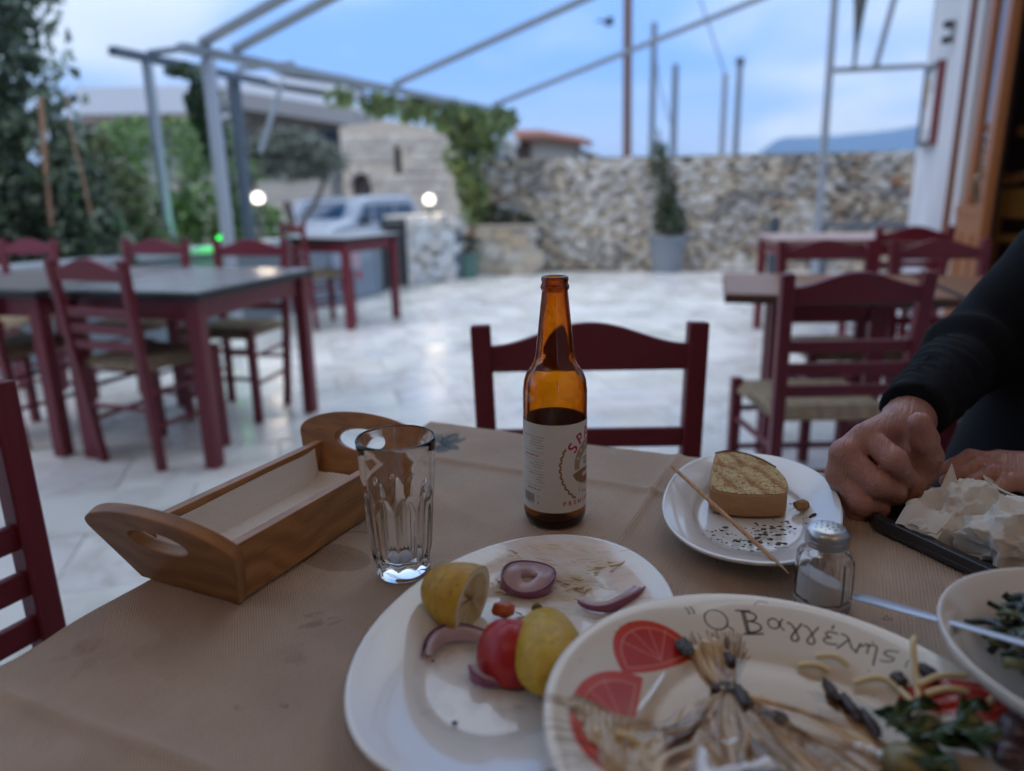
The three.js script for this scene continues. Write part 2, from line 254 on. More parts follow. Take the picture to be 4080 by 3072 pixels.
// ---------------------------------------------------------------- pergola
const B = V(0.4148, 0, -0.9099), Hh = V(0.9099, 0, 0.4148), P1 = V(-2.195, 0, -5.877);
const pt = (s, h, y) => { const p = P1.clone().addScaledVector(B, s).addScaledVector(Hh, h); return [p.x, y, p.z]; };
const greyPaint = M([0.27, 0.31, 0.35], 0.5, { metalness: 0.1 }), palePaint = M([0.42, 0.47, 0.53], 0.45, { metalness: 0.1 }), darkPaint = M([0.12, 0.155, 0.20], 0.5);
const RISE = 0.281;
{
  const t = thing('pergola', 'open grey metal pergola sloping over the terrace with a vine', 'pergola');
  const post = (s, h, y0, y1, m, w = 0.075) => part('post', bar(pt(s, h, y0), pt(s, h, y1), w, w, 0.006, Hh), m, t);
  post(0, 0, 0, 2.06, palePaint); post(5.01, 0, 0.0, 2.06, palePaint); post(0.97, -0.70, -0.6, 2.10, darkPaint, 0.085); post(0.0, -0.62, -0.6, 2.12, palePaint, 0.06);
  part('beam', bar(pt(-0.24, 0, 2.10), pt(5.12, 0, 2.10), 0.06, 0.09, 0.006, Hh), greyPaint, t);
  part('beam', bar(pt(-0.30, -0.62, 2.12), pt(1.3, -0.62, 2.08), 0.06, 0.08, 0.006, Hh), darkPaint, t);
  for (const s of [0.03, 0.95]) part('crossbar', bar(pt(s, -0.62, 2.15), pt(s, 0, 2.15), 0.04, 0.04, 0.004, B), greyPaint, t);
  part('brace', bar(pt(1.15, -0.3, 2.06), pt(1.0, -0.5, 1.45), 0.035, 0.035, 0.004, Hh), palePaint, t);
  for (const s of [0.0, 0.32, 2.56, 4.92]) part('rafter', bar(pt(s, -0.04, 2.165), pt(s, 8.3, 2.165 + RISE * 8.34), 0.05, 0.075, 0.006, B), greyPaint, t);
  for (const s of [-2.4, -4.7, -7.0, -9.2]) part('rafter', bar(pt(s, 0.9, 2.165 + RISE * 0.94), pt(s, 8.3, 2.165 + RISE * 8.34), 0.05, 0.075, 0.006, B), greyPaint, t);
}
{ // boarded roof over the near tables (outside the frame; it shades them)
  const t = thing('terrace_roof', 'slatted wooden roof over the near tables, above the frame', 'roof');
  const wood = M([0.30, 0.23, 0.16], 0.8, { map: grimeTex });
  for (let h = 0.35; h < 8.0; h += 0.30) { const y = 2.235 + RISE * h; part('board', bar(pt(h < 2.5 ? -3.7 : -2.6, h, y), pt(-9.6, h, y), 0.025, 0.295, 0.004, Hh), wood, t); }
}
{ // unseen wall added behind the camera to block low light from the rear
  const t = thing('added_rear_wall', 'added ochre plastered wall behind the camera, out of the frame, blocking light from the rear', 'wall'), a = pt(-7.4, -0.4, 1.7), b = pt(-7.4, 6.4, 1.7);
  part('wall', bar(a, b, 3.5, 0.2, 0.004, B), M([0.30, 0.25, 0.20], 0.9, { map: grimeTex }), t);
}
{ // vine over the far end of the beam and down the post
  const t = thing('climbing_vine', 'green vine hanging from the far end of the pergola beam', 'vine', [0, 0, 0]);
  const b = [], a = (s, h, y, rx, ry, rz) => { const p = pt(s, h, y); b.push([p[0], p[1], p[2], rx, ry, rz]); };
  a(1.8, -0.2, 1.98, 0.16, 0.10, 0.2); a(2.5, -0.2, 1.96, 0.2, 0.13, 0.25); a(3.1, -0.15, 1.97, 0.22, 0.16, 0.25); a(3.7, -0.1, 1.95, 0.26, 0.20, 0.3); a(4.2, -0.05, 1.85, 0.32, 0.26, 0.3); a(4.6, 0.0, 1.80, 0.34, 0.30, 0.3); a(4.95, 0.05, 1.98, 0.25, 0.18, 0.25);
  a(4.25, -0.1, 1.5, 0.30, 0.34, 0.25); a(4.4, -0.1, 1.15, 0.25, 0.3, 0.2); a(4.45, -0.1, 0.85, 0.2, 0.25, 0.2);
  part('stem', mergeGeometries([tube([pt(4.5, -0.05, 0), pt(4.42, -0.08, 0.9), pt(4.2, -0.1, 1.6), pt(3.7, -0.1, 2.0), pt(2.2, -0.2, 2.02)], 0.02), tube([pt(4.6, -0.05, 0), pt(4.55, -0.0, 1.0), pt(4.75, 0.02, 2.0)], 0.015)].map(plain)), bark, t);
  crown(t, 3400, 41, b, 0.075, (r) => mixc([0.08, 0.145, 0.04], [0.38, 0.48, 0.17], r), leafMat, 1.2);
}
{
  const t = thing('post_creeper', 'dark creeper climbing the left pergola posts', 'creeper', [0, 0, 0]);
  const b = [], a = (s, h, y, rx, ry, rz) => { const p = pt(s, h, y); b.push([p[0], p[1], p[2], rx, ry, rz]); };
  a(0.45, -0.55, 1.80, 0.14, 0.22, 0.14); a(0.48, -0.5, 1.5, 0.12, 0.24, 0.12); a(0.52, -0.48, 1.1, 0.07, 0.3, 0.08); a(0.3, -0.5, 2.05, 0.2, 0.06, 0.14);
  part('stem', tube([pt(0.55, -0.5, -0.5), pt(0.52, -0.5, 0.8), pt(0.5, -0.5, 2.0)], 0.02), bark, t);
  crown(t, 1300, 43, b, 0.05, (r) => mixc([0.03, 0.07, 0.035], [0.13, 0.21, 0.08], r), leafMat, 1.3);
}

// ---------------------------------------------------------------- parapet, gate, menu board, lamps
{
  const t = thing('parapet_wall', 'low grey painted parapet along the street side of the terrace', 'wall');
  const q = (s, y, o = 0) => [-1.64 + 0.403 * s - 0.915 * o, y, -7.737 - 0.915 * s - 0.403 * o];
  part('wall', bar(q(-3.6, 0.30, 0.1), q(0.62, 0.30, 0.1), 0.66, 0.14, 0.006, V(0.915, 0, 0.403)), M([0.20, 0.235, 0.275], 0.55), t);
  part('coping', bar(q(-3.65, 0.66, 0.1), q(0.64, 0.66, 0.1), 0.05, 0.22, 0.008, V(0.915, 0, 0.403)), M([0.36, 0.40, 0.44], 0.5), t);
}
{
  const yaw = Math.atan2(0.915, 0.403);                             // local x runs along the street edge, away from the camera
  const t = thing('street_gate', 'black metal gate panel between the grey parapet and the stone pier', 'gate', [-1.405, 0, -8.33], yaw);
  const m = M([0.02, 0.025, 0.03], 0.5);
  part('frame', mg([box(0.03, 0.78, 0.04, 0.0, 0.40, 0, 0.004), box(0.03, 0.78, 0.04, 0.46, 0.40, 0, 0.004), box(0.43, 0.03, 0.04, 0.23, 0.775, 0), box(0.43, 0.03, 0.04, 0.23, 0.04, 0)]), m, t);
  part('panel', box(0.43, 0.69, 0.015, 0.23, 0.405, 0), m, t);
  const s = thing('menu_board', 'grey framed board with a faded poster and red spot leaning on the parapet', 'notice board', [-1.76, 0, -7.42], yaw);
  s.rotation.order = 'YXZ'; s.rotation.x = -0.10;
  part('frame', mg([box(0.03, 0.60, 0.03, 0.015, 0.31, 0), box(0.03, 0.60, 0.03, 0.785, 0.31, 0), box(0.74, 0.03, 0.03, 0.4, 0.595, 0), box(0.74, 0.03, 0.03, 0.4, 0.025, 0)]), M([0.20, 0.25, 0.31], 0.4), s);
  const ct = canvasTex(256, 192, (c, w, h) => {
    c.fillStyle = '#8695a6'; c.fillRect(0, 0, w, h); c.fillStyle = '#9aa6b4'; c.fillRect(0, 0, w, 70);
    c.fillStyle = '#4a545f'; c.beginPath(); c.ellipse(60, 130, 36, 56, 0.2, 0, 7); c.fill(); c.fillStyle = '#c9a7ae'; c.fillRect(120, 20, 46, 70); c.fillStyle = '#a8b3c0'; c.fillRect(40, 30, 50, 44);
    c.fillStyle = '#b03848'; c.beginPath(); c.arc(150, 118, 17, 0, 7); c.fill();
  });
  part('poster', box(0.74, 0.54, 0.012, 0.4, 0.31, 0), M([0.85, 0.85, 0.85], 0.35, { map: ct }), s);
}
function globeLamp(name, label, p, r, base) {
  const t = thing(name, label, 'lamp', p, 0, 'white globe lamps along the street edge');
  part('stand', lathe([[0, -base], [0.05, -base], [0.045, -base + 0.015], [0.018, -base + 0.03], [0.016, -r * 0.95], [0.035, -r * 0.9], [0.03, -r * 0.75], [0, -r * 0.75]], 16), M([0.10, 0.11, 0.12], 0.5), t);
  part('lamp_globe', new THREE.SphereGeometry(r, 24, 16), new THREE.MeshStandardMaterial({ color: lin(0.9, 0.88, 0.82), roughness: 0.4, emissive: lin(1, 0.93, 0.80), emissiveIntensity: 2.4 }), t);
  const L = new THREE.PointLight(0xffe6c4, 0.4, 0, 2); L.shadow.radius = 4; L.castShadow = true; t.add(L);
}
globeLamp('globe_lamp', 'glowing white globe lamp behind the parapet, right of the dark pergola post', [-2.385, 1.05, -7.26], 0.056, 0.36);
globeLamp('globe_lamp', 'glowing white globe lamp on top of the white stone pier', [-0.955, 0.99, -9.14], 0.062, 0.20);
{
  const t = thing('green_spotlight', 'small glowing green garden light on the parapet top', 'garden light', [-2.27, 0.725, -5.98]);
  part('housing', lathe([[0, -0.04], [0.04, -0.04], [0.045, 0.0], [0.03, 0.012], [0, 0.012]], 16), M([0.03, 0.03, 0.03], 0.5), t);
  part('green_lamp', new THREE.SphereGeometry(0.036, 20, 14).translate(0, 0.03, 0.01), new THREE.MeshStandardMaterial({ color: lin(0.02, 0.5, 0.1), emissive: lin(0.0, 1, 0.13), emissiveIntensity: 1.1, roughness: 0.4 }), t);
  const L = new THREE.PointLight(0x10ff40, 0.12, 0, 2); L.position.set(-0.05, 0.03, 0.01); L.shadow.radius = 2; L.castShadow = true; t.add(L);
}

// ---------------------------------------------------------------- pots and plants by the wall
function pot(name, label, p, r, h, m) { const t = thing(name, label, 'plant pot', p); part('body', lathe([[0, 0], [r * 0.74, 0], [r * 0.78, 0.01], [r * 0.97, h * 0.82], [r * 0.97, h * 0.84], [r * 1.06, h * 0.85], [r * 1.08, h * 0.98], [r * 1.04, h], [r * 0.96, h], [r * 0.92, h * 0.88], [0, h * 0.88]], 40), m, t); part('soil', lathe([[0, h * 0.905], [r * 0.90, h * 0.89]], 24), M([0.05, 0.035, 0.025], 1), t); return t; }
pot('flower_pot', 'large grey plastic pot in front of the stone wall', [2.08, 0, -9.93], 0.245, 0.47, M([0.22, 0.25, 0.29], 0.55));
{
  const t = thing('tall_plant', 'tall thin green shrub growing from the large grey pot', 'plant', [2.05, 0.4, -9.93]);
  part('stem', mergeGeometries([tube([[0, 0, 0], [-0.02, 0.5, 0], [-0.1, 1.1, 0], [-0.14, 1.4, 0]], 0.014), tube([[0.03, 0, 0], [0.1, 0.4, 0.02], [0.05, 0.9, 0]], 0.010)].map(plain)), bark, t);
  crown(t, 420, 51, [[0.05, 0.25, 0, 0.22, 0.28, 0.16], [0.0, 0.55, 0, 0.13, 0.3, 0.10], [-0.1, 0.95, 0, 0.14, 0.22, 0.10], [-0.14, 1.15, 0, 0.12, 0.12, 0.1]], 0.055, (r) => mixc([0.03, 0.06, 0.025], [0.12, 0.18, 0.08], r), leafMat, 1.8);
}
pot('flower_pot', 'small green pot standing between the pier and the planter', [-0.54, 0, -9.55], 0.15, 0.32, M([0.10, 0.20, 0.175], 0.5));
{
  const t = thing('pot_plant', 'dark bushy plant in the small green pot', 'plant', [-0.54, 0.3, -9.55]);
  part('stem', tube([[0, -0.02, 0], [0, 0.1, 0], [0.02, 0.2, 0]], 0.01), bark, t);
  crown(t, 300, 52, [[0, 0.12, 0, 0.18, 0.12, 0.15]], 0.05, (r) => mixc([0.02, 0.045, 0.02], [0.07, 0.12, 0.05], r));
  const u = thing('planter_shrub', 'dark green low plants filling the stone planter', 'plant', [-0.05, 0.62, -10.0]);
  part('stem', tube([[0, -0.03, 0], [0, 0.1, 0], [0.05, 0.2, 0]], 0.012), bark, u);
  crown(u, 800, 53, [[-0.1, 0.1, 0, 0.22, 0.14, 0.15], [0.15, 0.06, 0, 0.25, 0.1, 0.15], [-0.2, 0.18, -0.05, 0.12, 0.12, 0.1]], 0.05, (r) => mixc([0.03, 0.05, 0.02], [0.11, 0.14, 0.05], r));
}
{ // dark low things at the foot of the wall on the right
  const t = thing('low_bench', 'dark blue grey low bench at the foot of the stone wall', 'bench', [4.15, 0, -8.9], -0.15);
  const m = M([0.09, 0.115, 0.14], 0.5);
  part('seat', box(1.05, 0.05, 0.36, 0, 0.62, 0, 0.01), m, t); part('seat', box(1.15, 0.05, 0.40, 0.02, 0.47, 0.1, 0.01), M([0.17, 0.19, 0.215], 0.5), t);
  for (const x of [-0.45, 0.45]) part('leg', mg([box(0.06, 0.44, 0.34, x, 0.22, 0.08), box(0.05, 0.15, 0.30, x, 0.57, 0)]), m, t);
  const b = thing('bollard', 'short dark post standing by the wall behind the right chairs', 'bollard', [2.6, 0, -7.4]);
  part('post', lathe([[0, 0], [0.055, 0], [0.055, 0.02], [0.05, 0.03], [0.05, 0.76], [0.04, 0.80], [0, 0.81]], 18), M([0.05, 0.065, 0.08], 0.5), b);
}

// ---------------------------------------------------------------- metal frame with a furled parasol
{
  const t = thing('metal_frame', 'thin grey metal frame standing right of the wall, with slanting bars', 'metal frame');
  const m = M([0.36, 0.40, 0.45], 0.45, { metalness: 0.2 });
  part('post', bar([3.28, 0, -8], [3.22, 3.6, -8], 0.06, 0.06), m, t);
  part('crossbar', bar([3.24, 2.20, -8], [4.36, 2.235, -8], 0.05, 0.05, 0.003, V(0, 0, 1)), m, t);
  part('strut', bar([3.70, 2.22, -8], [3.96, 3.6, -8], 0.05, 0.05), m, t);
  const p = thing('folded_parasol', 'closed dark grey parasol hanging point down in the metal frame', 'parasol', [3.47, 2.2, -7.96]);
  const prof = [[0.018, 0.0], [0.022, 0.22], [0.05, 0.5], [0.10, 0.95], [0.15, 1.5]];
  part('canopy', grid(48, 24, (u, v) => { const k = v * 4, i = Math.min(3, Math.floor(k)), f = k - i, r = mix(prof[i][0], prof[i + 1][0], f), y = mix(prof[i][1], prof[i + 1][1], f), a = u * 6.2832, rr = r * (0.86 + 0.16 * Math.cos(a * 8)); return [Math.cos(a) * rr, y, Math.sin(a) * rr]; }), M([0.13, 0.135, 0.14], 0.85, { side: THREE.DoubleSide }), p);
  part('pole', rod([0, 0, 0], [0, 1.6, 0], 0.015), m, p);
}

// ---------------------------------------------------------------- restaurant building at the right
const fac = (z, y = 0, out = 0) => [3.385 - 0.30 * (6.5 + z) - 0.958 * out, y, z - 0.287 * out];       // the facade line; out: towards the terrace
{
  const t = thing('restaurant_building', 'white rendered restaurant front with a wooden glazed doorway on the right', 'building');
  const wall = M([0.70, 0.71, 0.735], 0.85, { map: grimeTex, bumpMap: fineBump, bumpScale: 0.004 });
  const seg = (z0, z1, y0, y1, m, th = 0.24, name = 'wall', out = 0) => { const a = fac(z0, (y0 + y1) / 2, -th / 2 + out), b = fac(z1, (y0 + y1) / 2, -th / 2 + out); return part(name, bar(a, b, y1 - y0, th, 0.004, V(0.958, 0, 0.287)), m, t); };
  seg(-6.32, -5.20, -0.1, 3.6, wall);
  seg(-5.20, -3.0, 2.75, 3.6, wall);
  seg(-3.0, 2.4, -0.1, 3.6, wall);
  const wood = M([0.62, 0.44, 0.42], 0.45, { map: rep(woodTex, 1, 2) }), dark = M([0.10, 0.055, 0.04], 0.5), pale = M([0.62, 0.60, 0.60], 0.5);
  seg(-5.195, -5.10, 0, 2.745, wood, 0.12, 'door_frame', 0.02); seg(-5.10, -4.99, 0, 2.745, dark, 0.10, 'door_frame', -0.02); seg(-5.195, -3.0, 2.65, 2.745, wood, 0.14, 'door_frame', 0.03);
  // door leaf: wooden panel below, two tall panes above
  const leaf = new THREE.Group(); leaf.name = 'door'; t.add(leaf);
  const lp = (z0, z1, y0, y1, m, th, name, out = 0) => part(name, bar(fac(z0, (y0 + y1) / 2, out), fac(z1, (y0 + y1) / 2, out), y1 - y0, th, 0.003, V(0.958, 0, 0.287)), m, leaf);
  const dw = M([1.05, 0.82, 0.80], 0.4, { map: rep(woodTex, 1, 1) });
  lp(-4.985, -4.885, 0.02, 2.64, pale, 0.05, 'stile'); lp(-4.76, -4.66, 0.96, 2.64, dw, 0.05, 'mullion'); lp(-4.44, -4.34, 0.02, 2.64, dw, 0.05, 'stile');
  lp(-4.885, -4.44, 0.02, 0.95, dw, 0.035, 'panel'); lp(-4.885, -4.44, 0.90, 0.96, dw, 0.05, 'rail'); lp(-4.84, -4.70, 0.16, 0.80, dw, 0.05, 'panel', 0.004); lp(-4.62, -4.48, 0.16, 0.80, dw, 0.05, 'panel', 0.004); lp(-4.885, -4.44, 2.56, 2.64, dw, 0.05, 'rail');
  const glass = new THREE.MeshPhysicalMaterial({ color: lin(0.9, 0.93, 0.95), roughness: 0.03, transmission: 1, thickness: 0, ior: 1.6 });
  lp(-4.885, -4.76, 0.96, 2.56, glass, 0.006, 'pane'); lp(-4.66, -4.44, 0.96, 2.56, glass, 0.006, 'pane');
  part('handle', tube([fac(-4.39, 1.0, 0.03), fac(-4.39, 1.02, 0.07), fac(-4.39, 1.12, 0.07), fac(-4.39, 1.14, 0.03)], 0.008), M([0.3, 0.27, 0.2], 0.3, { metalness: 0.9 }), leaf);
  // dark room behind the doorway
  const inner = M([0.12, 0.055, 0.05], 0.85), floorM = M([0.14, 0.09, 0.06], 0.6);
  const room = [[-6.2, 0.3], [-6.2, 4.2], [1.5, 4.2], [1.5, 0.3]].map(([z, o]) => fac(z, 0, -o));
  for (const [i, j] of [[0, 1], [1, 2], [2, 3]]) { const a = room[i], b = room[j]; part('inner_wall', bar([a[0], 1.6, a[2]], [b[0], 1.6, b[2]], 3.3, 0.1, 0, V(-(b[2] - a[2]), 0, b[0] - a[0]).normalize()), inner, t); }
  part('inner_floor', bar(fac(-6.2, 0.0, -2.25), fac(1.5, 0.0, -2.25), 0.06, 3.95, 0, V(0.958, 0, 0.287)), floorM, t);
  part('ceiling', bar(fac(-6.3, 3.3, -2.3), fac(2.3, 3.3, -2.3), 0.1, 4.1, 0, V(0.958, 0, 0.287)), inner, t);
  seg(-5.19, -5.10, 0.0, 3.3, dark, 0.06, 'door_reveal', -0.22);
  part('roof_eave', bar(fac(-6.4, 3.66, -1.9), fac(2.4, 3.66, -1.9), 0.1, 4.6, 0.01, V(0.958, 0, 0.287)), M([0.45, 0.30, 0.22], 0.8), t);
}
{
  const t = thing('wall_frame', 'dark red framed menu case hanging on the white wall', 'menu case');
  const m = M([0.20, 0.045, 0.05], 0.5), d = M([0.10, 0.10, 0.11], 0.5);
  const f = (z0, z1, y0, y1, m2, th, name, out) => part(name, bar(fac(z0, (y0 + y1) / 2, out), fac(z1, (y0 + y1) / 2, out), y1 - y0, th, 0.003, V(0.958, 0, 0.287)), m2, t);
  f(-6.13, -5.73, 1.39, 1.93, M([0.52, 0.52, 0.53], 0.6), 0.03, 'back', 0.017);
  f(-6.13, -6.11, 1.37, 1.95, d, 0.05, 'frame_side', 0.025); f(-5.72, -5.70, 1.37, 1.95, m, 0.05, 'frame_side', 0.025); f(-6.11, -5.72, 1.37, 1.40, d, 0.05, 'frame_side', 0.025); f(-6.11, -5.72, 1.92, 1.95, d, 0.05, 'frame_side', 0.025);
  f(-6.07, -5.97, 1.66, 1.86, M([0.45, 0.32, 0.22], 0.6), 0.004, 'sheet', 0.035); f(-5.95, -5.80, 1.48, 1.74, M([0.75, 0.74, 0.74], 0.6), 0.004, 'sheet', 0.035);
  const s = thing('wall_spotlight', 'small black twin spotlight fixed high on the white wall', 'spotlight', fac(-5.58, 2.11, 0.05));
  const k = M([0.015, 0.015, 0.02], 0.5); part('bracket', box(0.02, 0.15, 0.03, 0.035, 0, 0, 0.004), M([0.5, 0.5, 0.52], 0.6), s); for (const y of [0.05, -0.05]) part('spot_head', rod([0.03, y, 0], [-0.02, y - 0.01, 0.02], 0.022, 0.026, 14), k, s);
  const c = thing('crescent_ornament', 'ochre crescent ornament on the dark wall inside the doorway', 'ornament', [3.47, 1.27, -5.3], -0.5);
  part('crescent', new THREE.TorusGeometry(0.16, 0.035, 10, 24, 3.6).rotateZ(-2.0), M([0.55, 0.24, 0.05], 0.5), c);
  const h = thing('wooden_chair', 'ochre wooden chair standing inside the dark doorway', 'chair', [3.40, 0.03, -5.05], -0.9);
  const w = M([0.62, 0.30, 0.06], 0.5);
  part('seat', box(0.42, 0.04, 0.42, 0, 0.46, 0, 0.008), w, h); part('backrest', mg([box(0.40, 0.20, 0.025, 0, 0.92, -0.2, 0.006), box(0.40, 0.06, 0.02, 0, 0.68, -0.2, 0.004)]), w, h);
  for (const [x, z, y] of [[-0.19, -0.2, 1.0], [0.19, -0.2, 1.0], [-0.19, 0.19, 0.44], [0.19, 0.19, 0.44]]) part('leg', box(0.04, y, 0.04, x, y / 2, z, 0.004), w, h);
}

// ---------------------------------------------------------------- street: car, houses, poles, hill
{
  const t = thing('parked_car', 'silver estate car parked in the street beyond the parapet', 'car', [-3.75, -0.60, -17.6], 0.36 - Math.PI);   // local -z is its nose... +z its tail
  t.rotation.y = -0.36 + Math.PI / 2 - Math.PI;                     // local x: towards its nose
  const paint = P([0.50, 0.53, 0.58], 0.25, { clearcoat: 1, clearcoatRoughness: 0.05 }), glassM = P([0.04, 0.10, 0.19], 0.06, { clearcoat: 1 }), blk = M([0.02, 0.02, 0.022], 0.6);
  const prof = new THREE.Shape(); [[-2.05, 0.32], [-2.1, 0.85], [-1.98, 1.02], [-1.62, 1.46], [-1.3, 1.53], [0.3, 1.53], [0.72, 1.46], [1.12, 1.06], [1.85, 0.96], [2.1, 0.70], [2.12, 0.32]].forEach(([x, y], i) => i ? prof.lineTo(x, y) : prof.moveTo(x, y)); prof.closePath();
  const body = new THREE.ExtrudeGeometry(prof, { depth: 1.58, bevelEnabled: true, bevelSize: 0.07, bevelThickness: 0.08, bevelSegments: 3 }); body.translate(0, 0, -0.79);
  part('body', body, paint, t);
  part('windscreen', grid(8, 4, (u, v) => [mix(1.10, 0.76, v) + 0.085 - 0.05 * Math.pow(2 * u - 1, 2), mix(1.085, 1.43, v) + 0.04, (u - 0.5) * mix(1.52, 1.30, v)]), glassM, t);
  part('rear_window', grid(8, 4, (u, v) => [mix(-1.97, -1.67, v) - 0.085, mix(1.08, 1.42, v) + 0.03, (0.5 - u) * 1.36]), glassM, t);
  for (const s of [-1, 1]) {
    for (const [a, b, c, d] of [[-1.72, -0.72, -1.45, -0.72], [-0.64, 0.30, -0.64, 0.28], [0.38, 1.00, 0.36, 0.66]]) part('side_window', grid(1, 1, (u, v) => [mix(mix(a, b, u), mix(c, d, u), v), mix(1.03, 1.40, v), s * 0.878]), glassM, t);
    part('mirror', box(0.10, 0.13, 0.18, 0.82, 1.06, s * 0.98, 0.03), blk, t);
    part('headlight', box(0.12, 0.14, 0.34, 2.10, 0.74, s * 0.60, 0.04), P([0.75, 0.78, 0.8], 0.1, { clearcoat: 1 }), t);
    for (const x of [-1.3, 1.35]) { const w = part('wheel', new THREE.TorusGeometry(0.26, 0.08, 12, 28), blk, t); w.position.set(x, 0.33, s * 0.80); part('rim', new THREE.CylinderGeometry(0.2, 0.2, 0.1, 20).rotateX(Math.PI / 2), M([0.4, 0.4, 0.42], 0.35, { metalness: 0.8 }), w); }
  }
  part('bumper', box(0.12, 0.22, 1.62, 2.14, 0.44, 0, 0.05), M([0.30, 0.32, 0.35], 0.5), t);
  part('grille', box(0.05, 0.13, 0.66, 2.17, 0.70, 0, 0.02), blk, t);
}
const beige = M([0.58, 0.50, 0.41], 0.9, { map: grimeTex, bumpMap: fineBump, bumpScale: 0.02 }), shadeGlass = M([0.03, 0.03, 0.035], 0.25);
{ // stone house with an arched door
  const t = thing('stone_house', 'beige stone house with an arched door and a narrow window', 'house', [-4.75, -0.7, -22]);
  const f = new THREE.Shape(); f.moveTo(0, 0); f.lineTo(3.3, 0); f.lineTo(3.3, 3.36); f.lineTo(1.3, 3.72); f.lineTo(0, 3.55); f.closePath();
  const hole = new THREE.Path(); hole.moveTo(0.25, 0.9); hole.lineTo(0.25, 2.0); hole.absarc(0.53, 2.0, 0.28, Math.PI, 0, true); hole.lineTo(0.81, 0.9); hole.closePath(); f.holes.push(hole);
  const win = new THREE.Path(); win.moveTo(1.50, 2.25); win.lineTo(1.50, 3.0); win.lineTo(1.70, 3.0); win.lineTo(1.70, 2.25); win.closePath(); f.holes.push(win);
  part('wall', new THREE.ExtrudeGeometry(f, { depth: 0.3, bevelEnabled: false }).translate(0, 0, -0.3), M([0.70, 0.57, 0.43], 0.95, { bumpMap: fineBump, bumpScale: 0.02 }), t);
  part('wall', box(0.3, 3.3, 3.4, 3.15, 1.65, -2.01), beige, t); part('wall', box(0.3, 3.4, 3.4, 0.15, 1.7, -2.01), beige, t);
  part('roof', box(2.7, 0.12, 3.4, 1.65, 3.2, -2.0), M([0.40, 0.36, 0.31], 0.9), t);
  part('door', box(0.60, 1.5, 0.06, 0.53, 1.62, -0.34), M([0.17, 0.13, 0.115], 0.8), t); part('window', box(0.24, 0.8, 0.05, 1.6, 2.62, -0.34), shadeGlass, t);
  const r = rng(91), ms = [[0.66, 0.565, 0.455], [0.60, 0.51, 0.41], [0.70, 0.61, 0.50], [0.56, 0.475, 0.385]].map((c) => M(c, 0.95));
  let y = 0.9; while (y < 3.45) { const h = 0.18 + 0.12 * r(); let x = 0.05; while (x < 3.25) { const w = 0.2 + 0.3 * r(); const cx = x + w / 2, cy = y + h / 2; if (cx + w / 2 < 3.31 && cy + h / 2 < 3.40 && !(cx > 0.1 && cx < 0.96 && cy < 2.45) && !(cx > 1.3 && cx < 1.9 && cy > 2.1 && cy < 3.1)) { const s = part('stone', stoneGeo[Math.floor(r() * 8)], ms[Math.floor(r() * 4)], t); s.position.set(cx, cy, 0); s.scale.set(w * 0.5, h * 0.5, 0.035); } x += w + 0.012; } y += h + 0.012; }
  for (let k = 0; k < 7; k++) { const a = Math.PI * (k + 0.5) / 7, s = part('arch_stone', stoneGeo[k], ms[k % 4], t); s.position.set(0.53 + Math.cos(a) * 0.37, 2.0 + Math.sin(a) * 0.37, 0.01); s.rotation.z = a; s.scale.set(0.11, 0.085, 0.05); }
}
{ // villa with white roof slabs
  const t = thing('villa', 'large beige villa with white roof slabs and a dark window recess', 'house', [-9.2, -0.7, -25.5]);
  const white = M([0.74, 0.745, 0.76], 0.7), wallM = M([0.42, 0.385, 0.34], 0.9, { map: grimeTex });
  part('wall', box(4.2, 4.5, 5.0, 2.1, 2.25, -2.9), wallM, t); part('wall', box(4.6, 4.2, 4.0, -2.9, 2.1, -2.6), M([0.42, 0.39, 0.36], 0.9), t);
  part('window', box(0.72, 1.0, 0.06, 3.55, 3.25, 0.01), shadeGlass, t);
  part('window_frame', mg([box(0.06, 1.1, 0.08, 3.94, 3.25, 0.02), box(0.06, 1.1, 0.08, 3.16, 3.25, 0.02), box(0.84, 0.06, 0.08, 3.55, 3.78, 0.02)]), M([0.35, 0.37, 0.4], 0.6), t);
  part('window', box(1.0, 1.1, 0.06, 1.0, 2.6, 0.01), shadeGlass, t);
  const slab = (x0, y0, x1, y1, th, z, m = white, name = 'roof_slab') => part(name, bar([x0, y0, z], [x1, y1, z], th, 3.2, 0.02, V(0, 0, 1)), m, t);
  slab(-0.2, 5.15, 4.5, 4.30, 0.26, -0.6); slab(0.3, 5.48, 4.2, 4.92, 0.16, -1.2); slab(0.6, 4.62, 4.5, 3.98, 0.5, -0.2, M([0.36, 0.345, 0.33], 0.9), 'fascia'); slab(1.6, 5.66, 4.1, 5.30, 0.2, -1.6, M([0.33, 0.355, 0.40], 0.8), 'roof');
  part('roof_slab', box(4.2, 0.85, 3.0, -2.5, 4.72, -1.2, 0.02), white, t); part('fascia', box(4.1, 0.16, 2.9, -2.5, 4.21, -1.2), M([0.40, 0.29, 0.22], 0.9), t);
  part('column', box(0.3, 4.2, 0.3, -0.35, 2.1, 0.1), M([0.40, 0.44, 0.50], 0.8), t); part('roof_slab', box(1.2, 0.12, 1.0, 0.1, 4.15, 0.3), white, t);
  const u = thing('garden_wall', 'low beige stone wall in front of the villa and the stone house', 'wall', [-10.3, -0.7, -20.2]);
  part('wall', box(5.6, 2.15, 0.4, 2.8, 1.07, 0, 0.01), M([0.66, 0.575, 0.47], 0.95, { map: grimeTex, bumpMap: fineBump, bumpScale: 0.03 }), u); part('coping', box(5.7, 0.08, 0.5, 2.8, 2.19, 0, 0.01), M([0.52, 0.47, 0.41], 0.9), u);
}
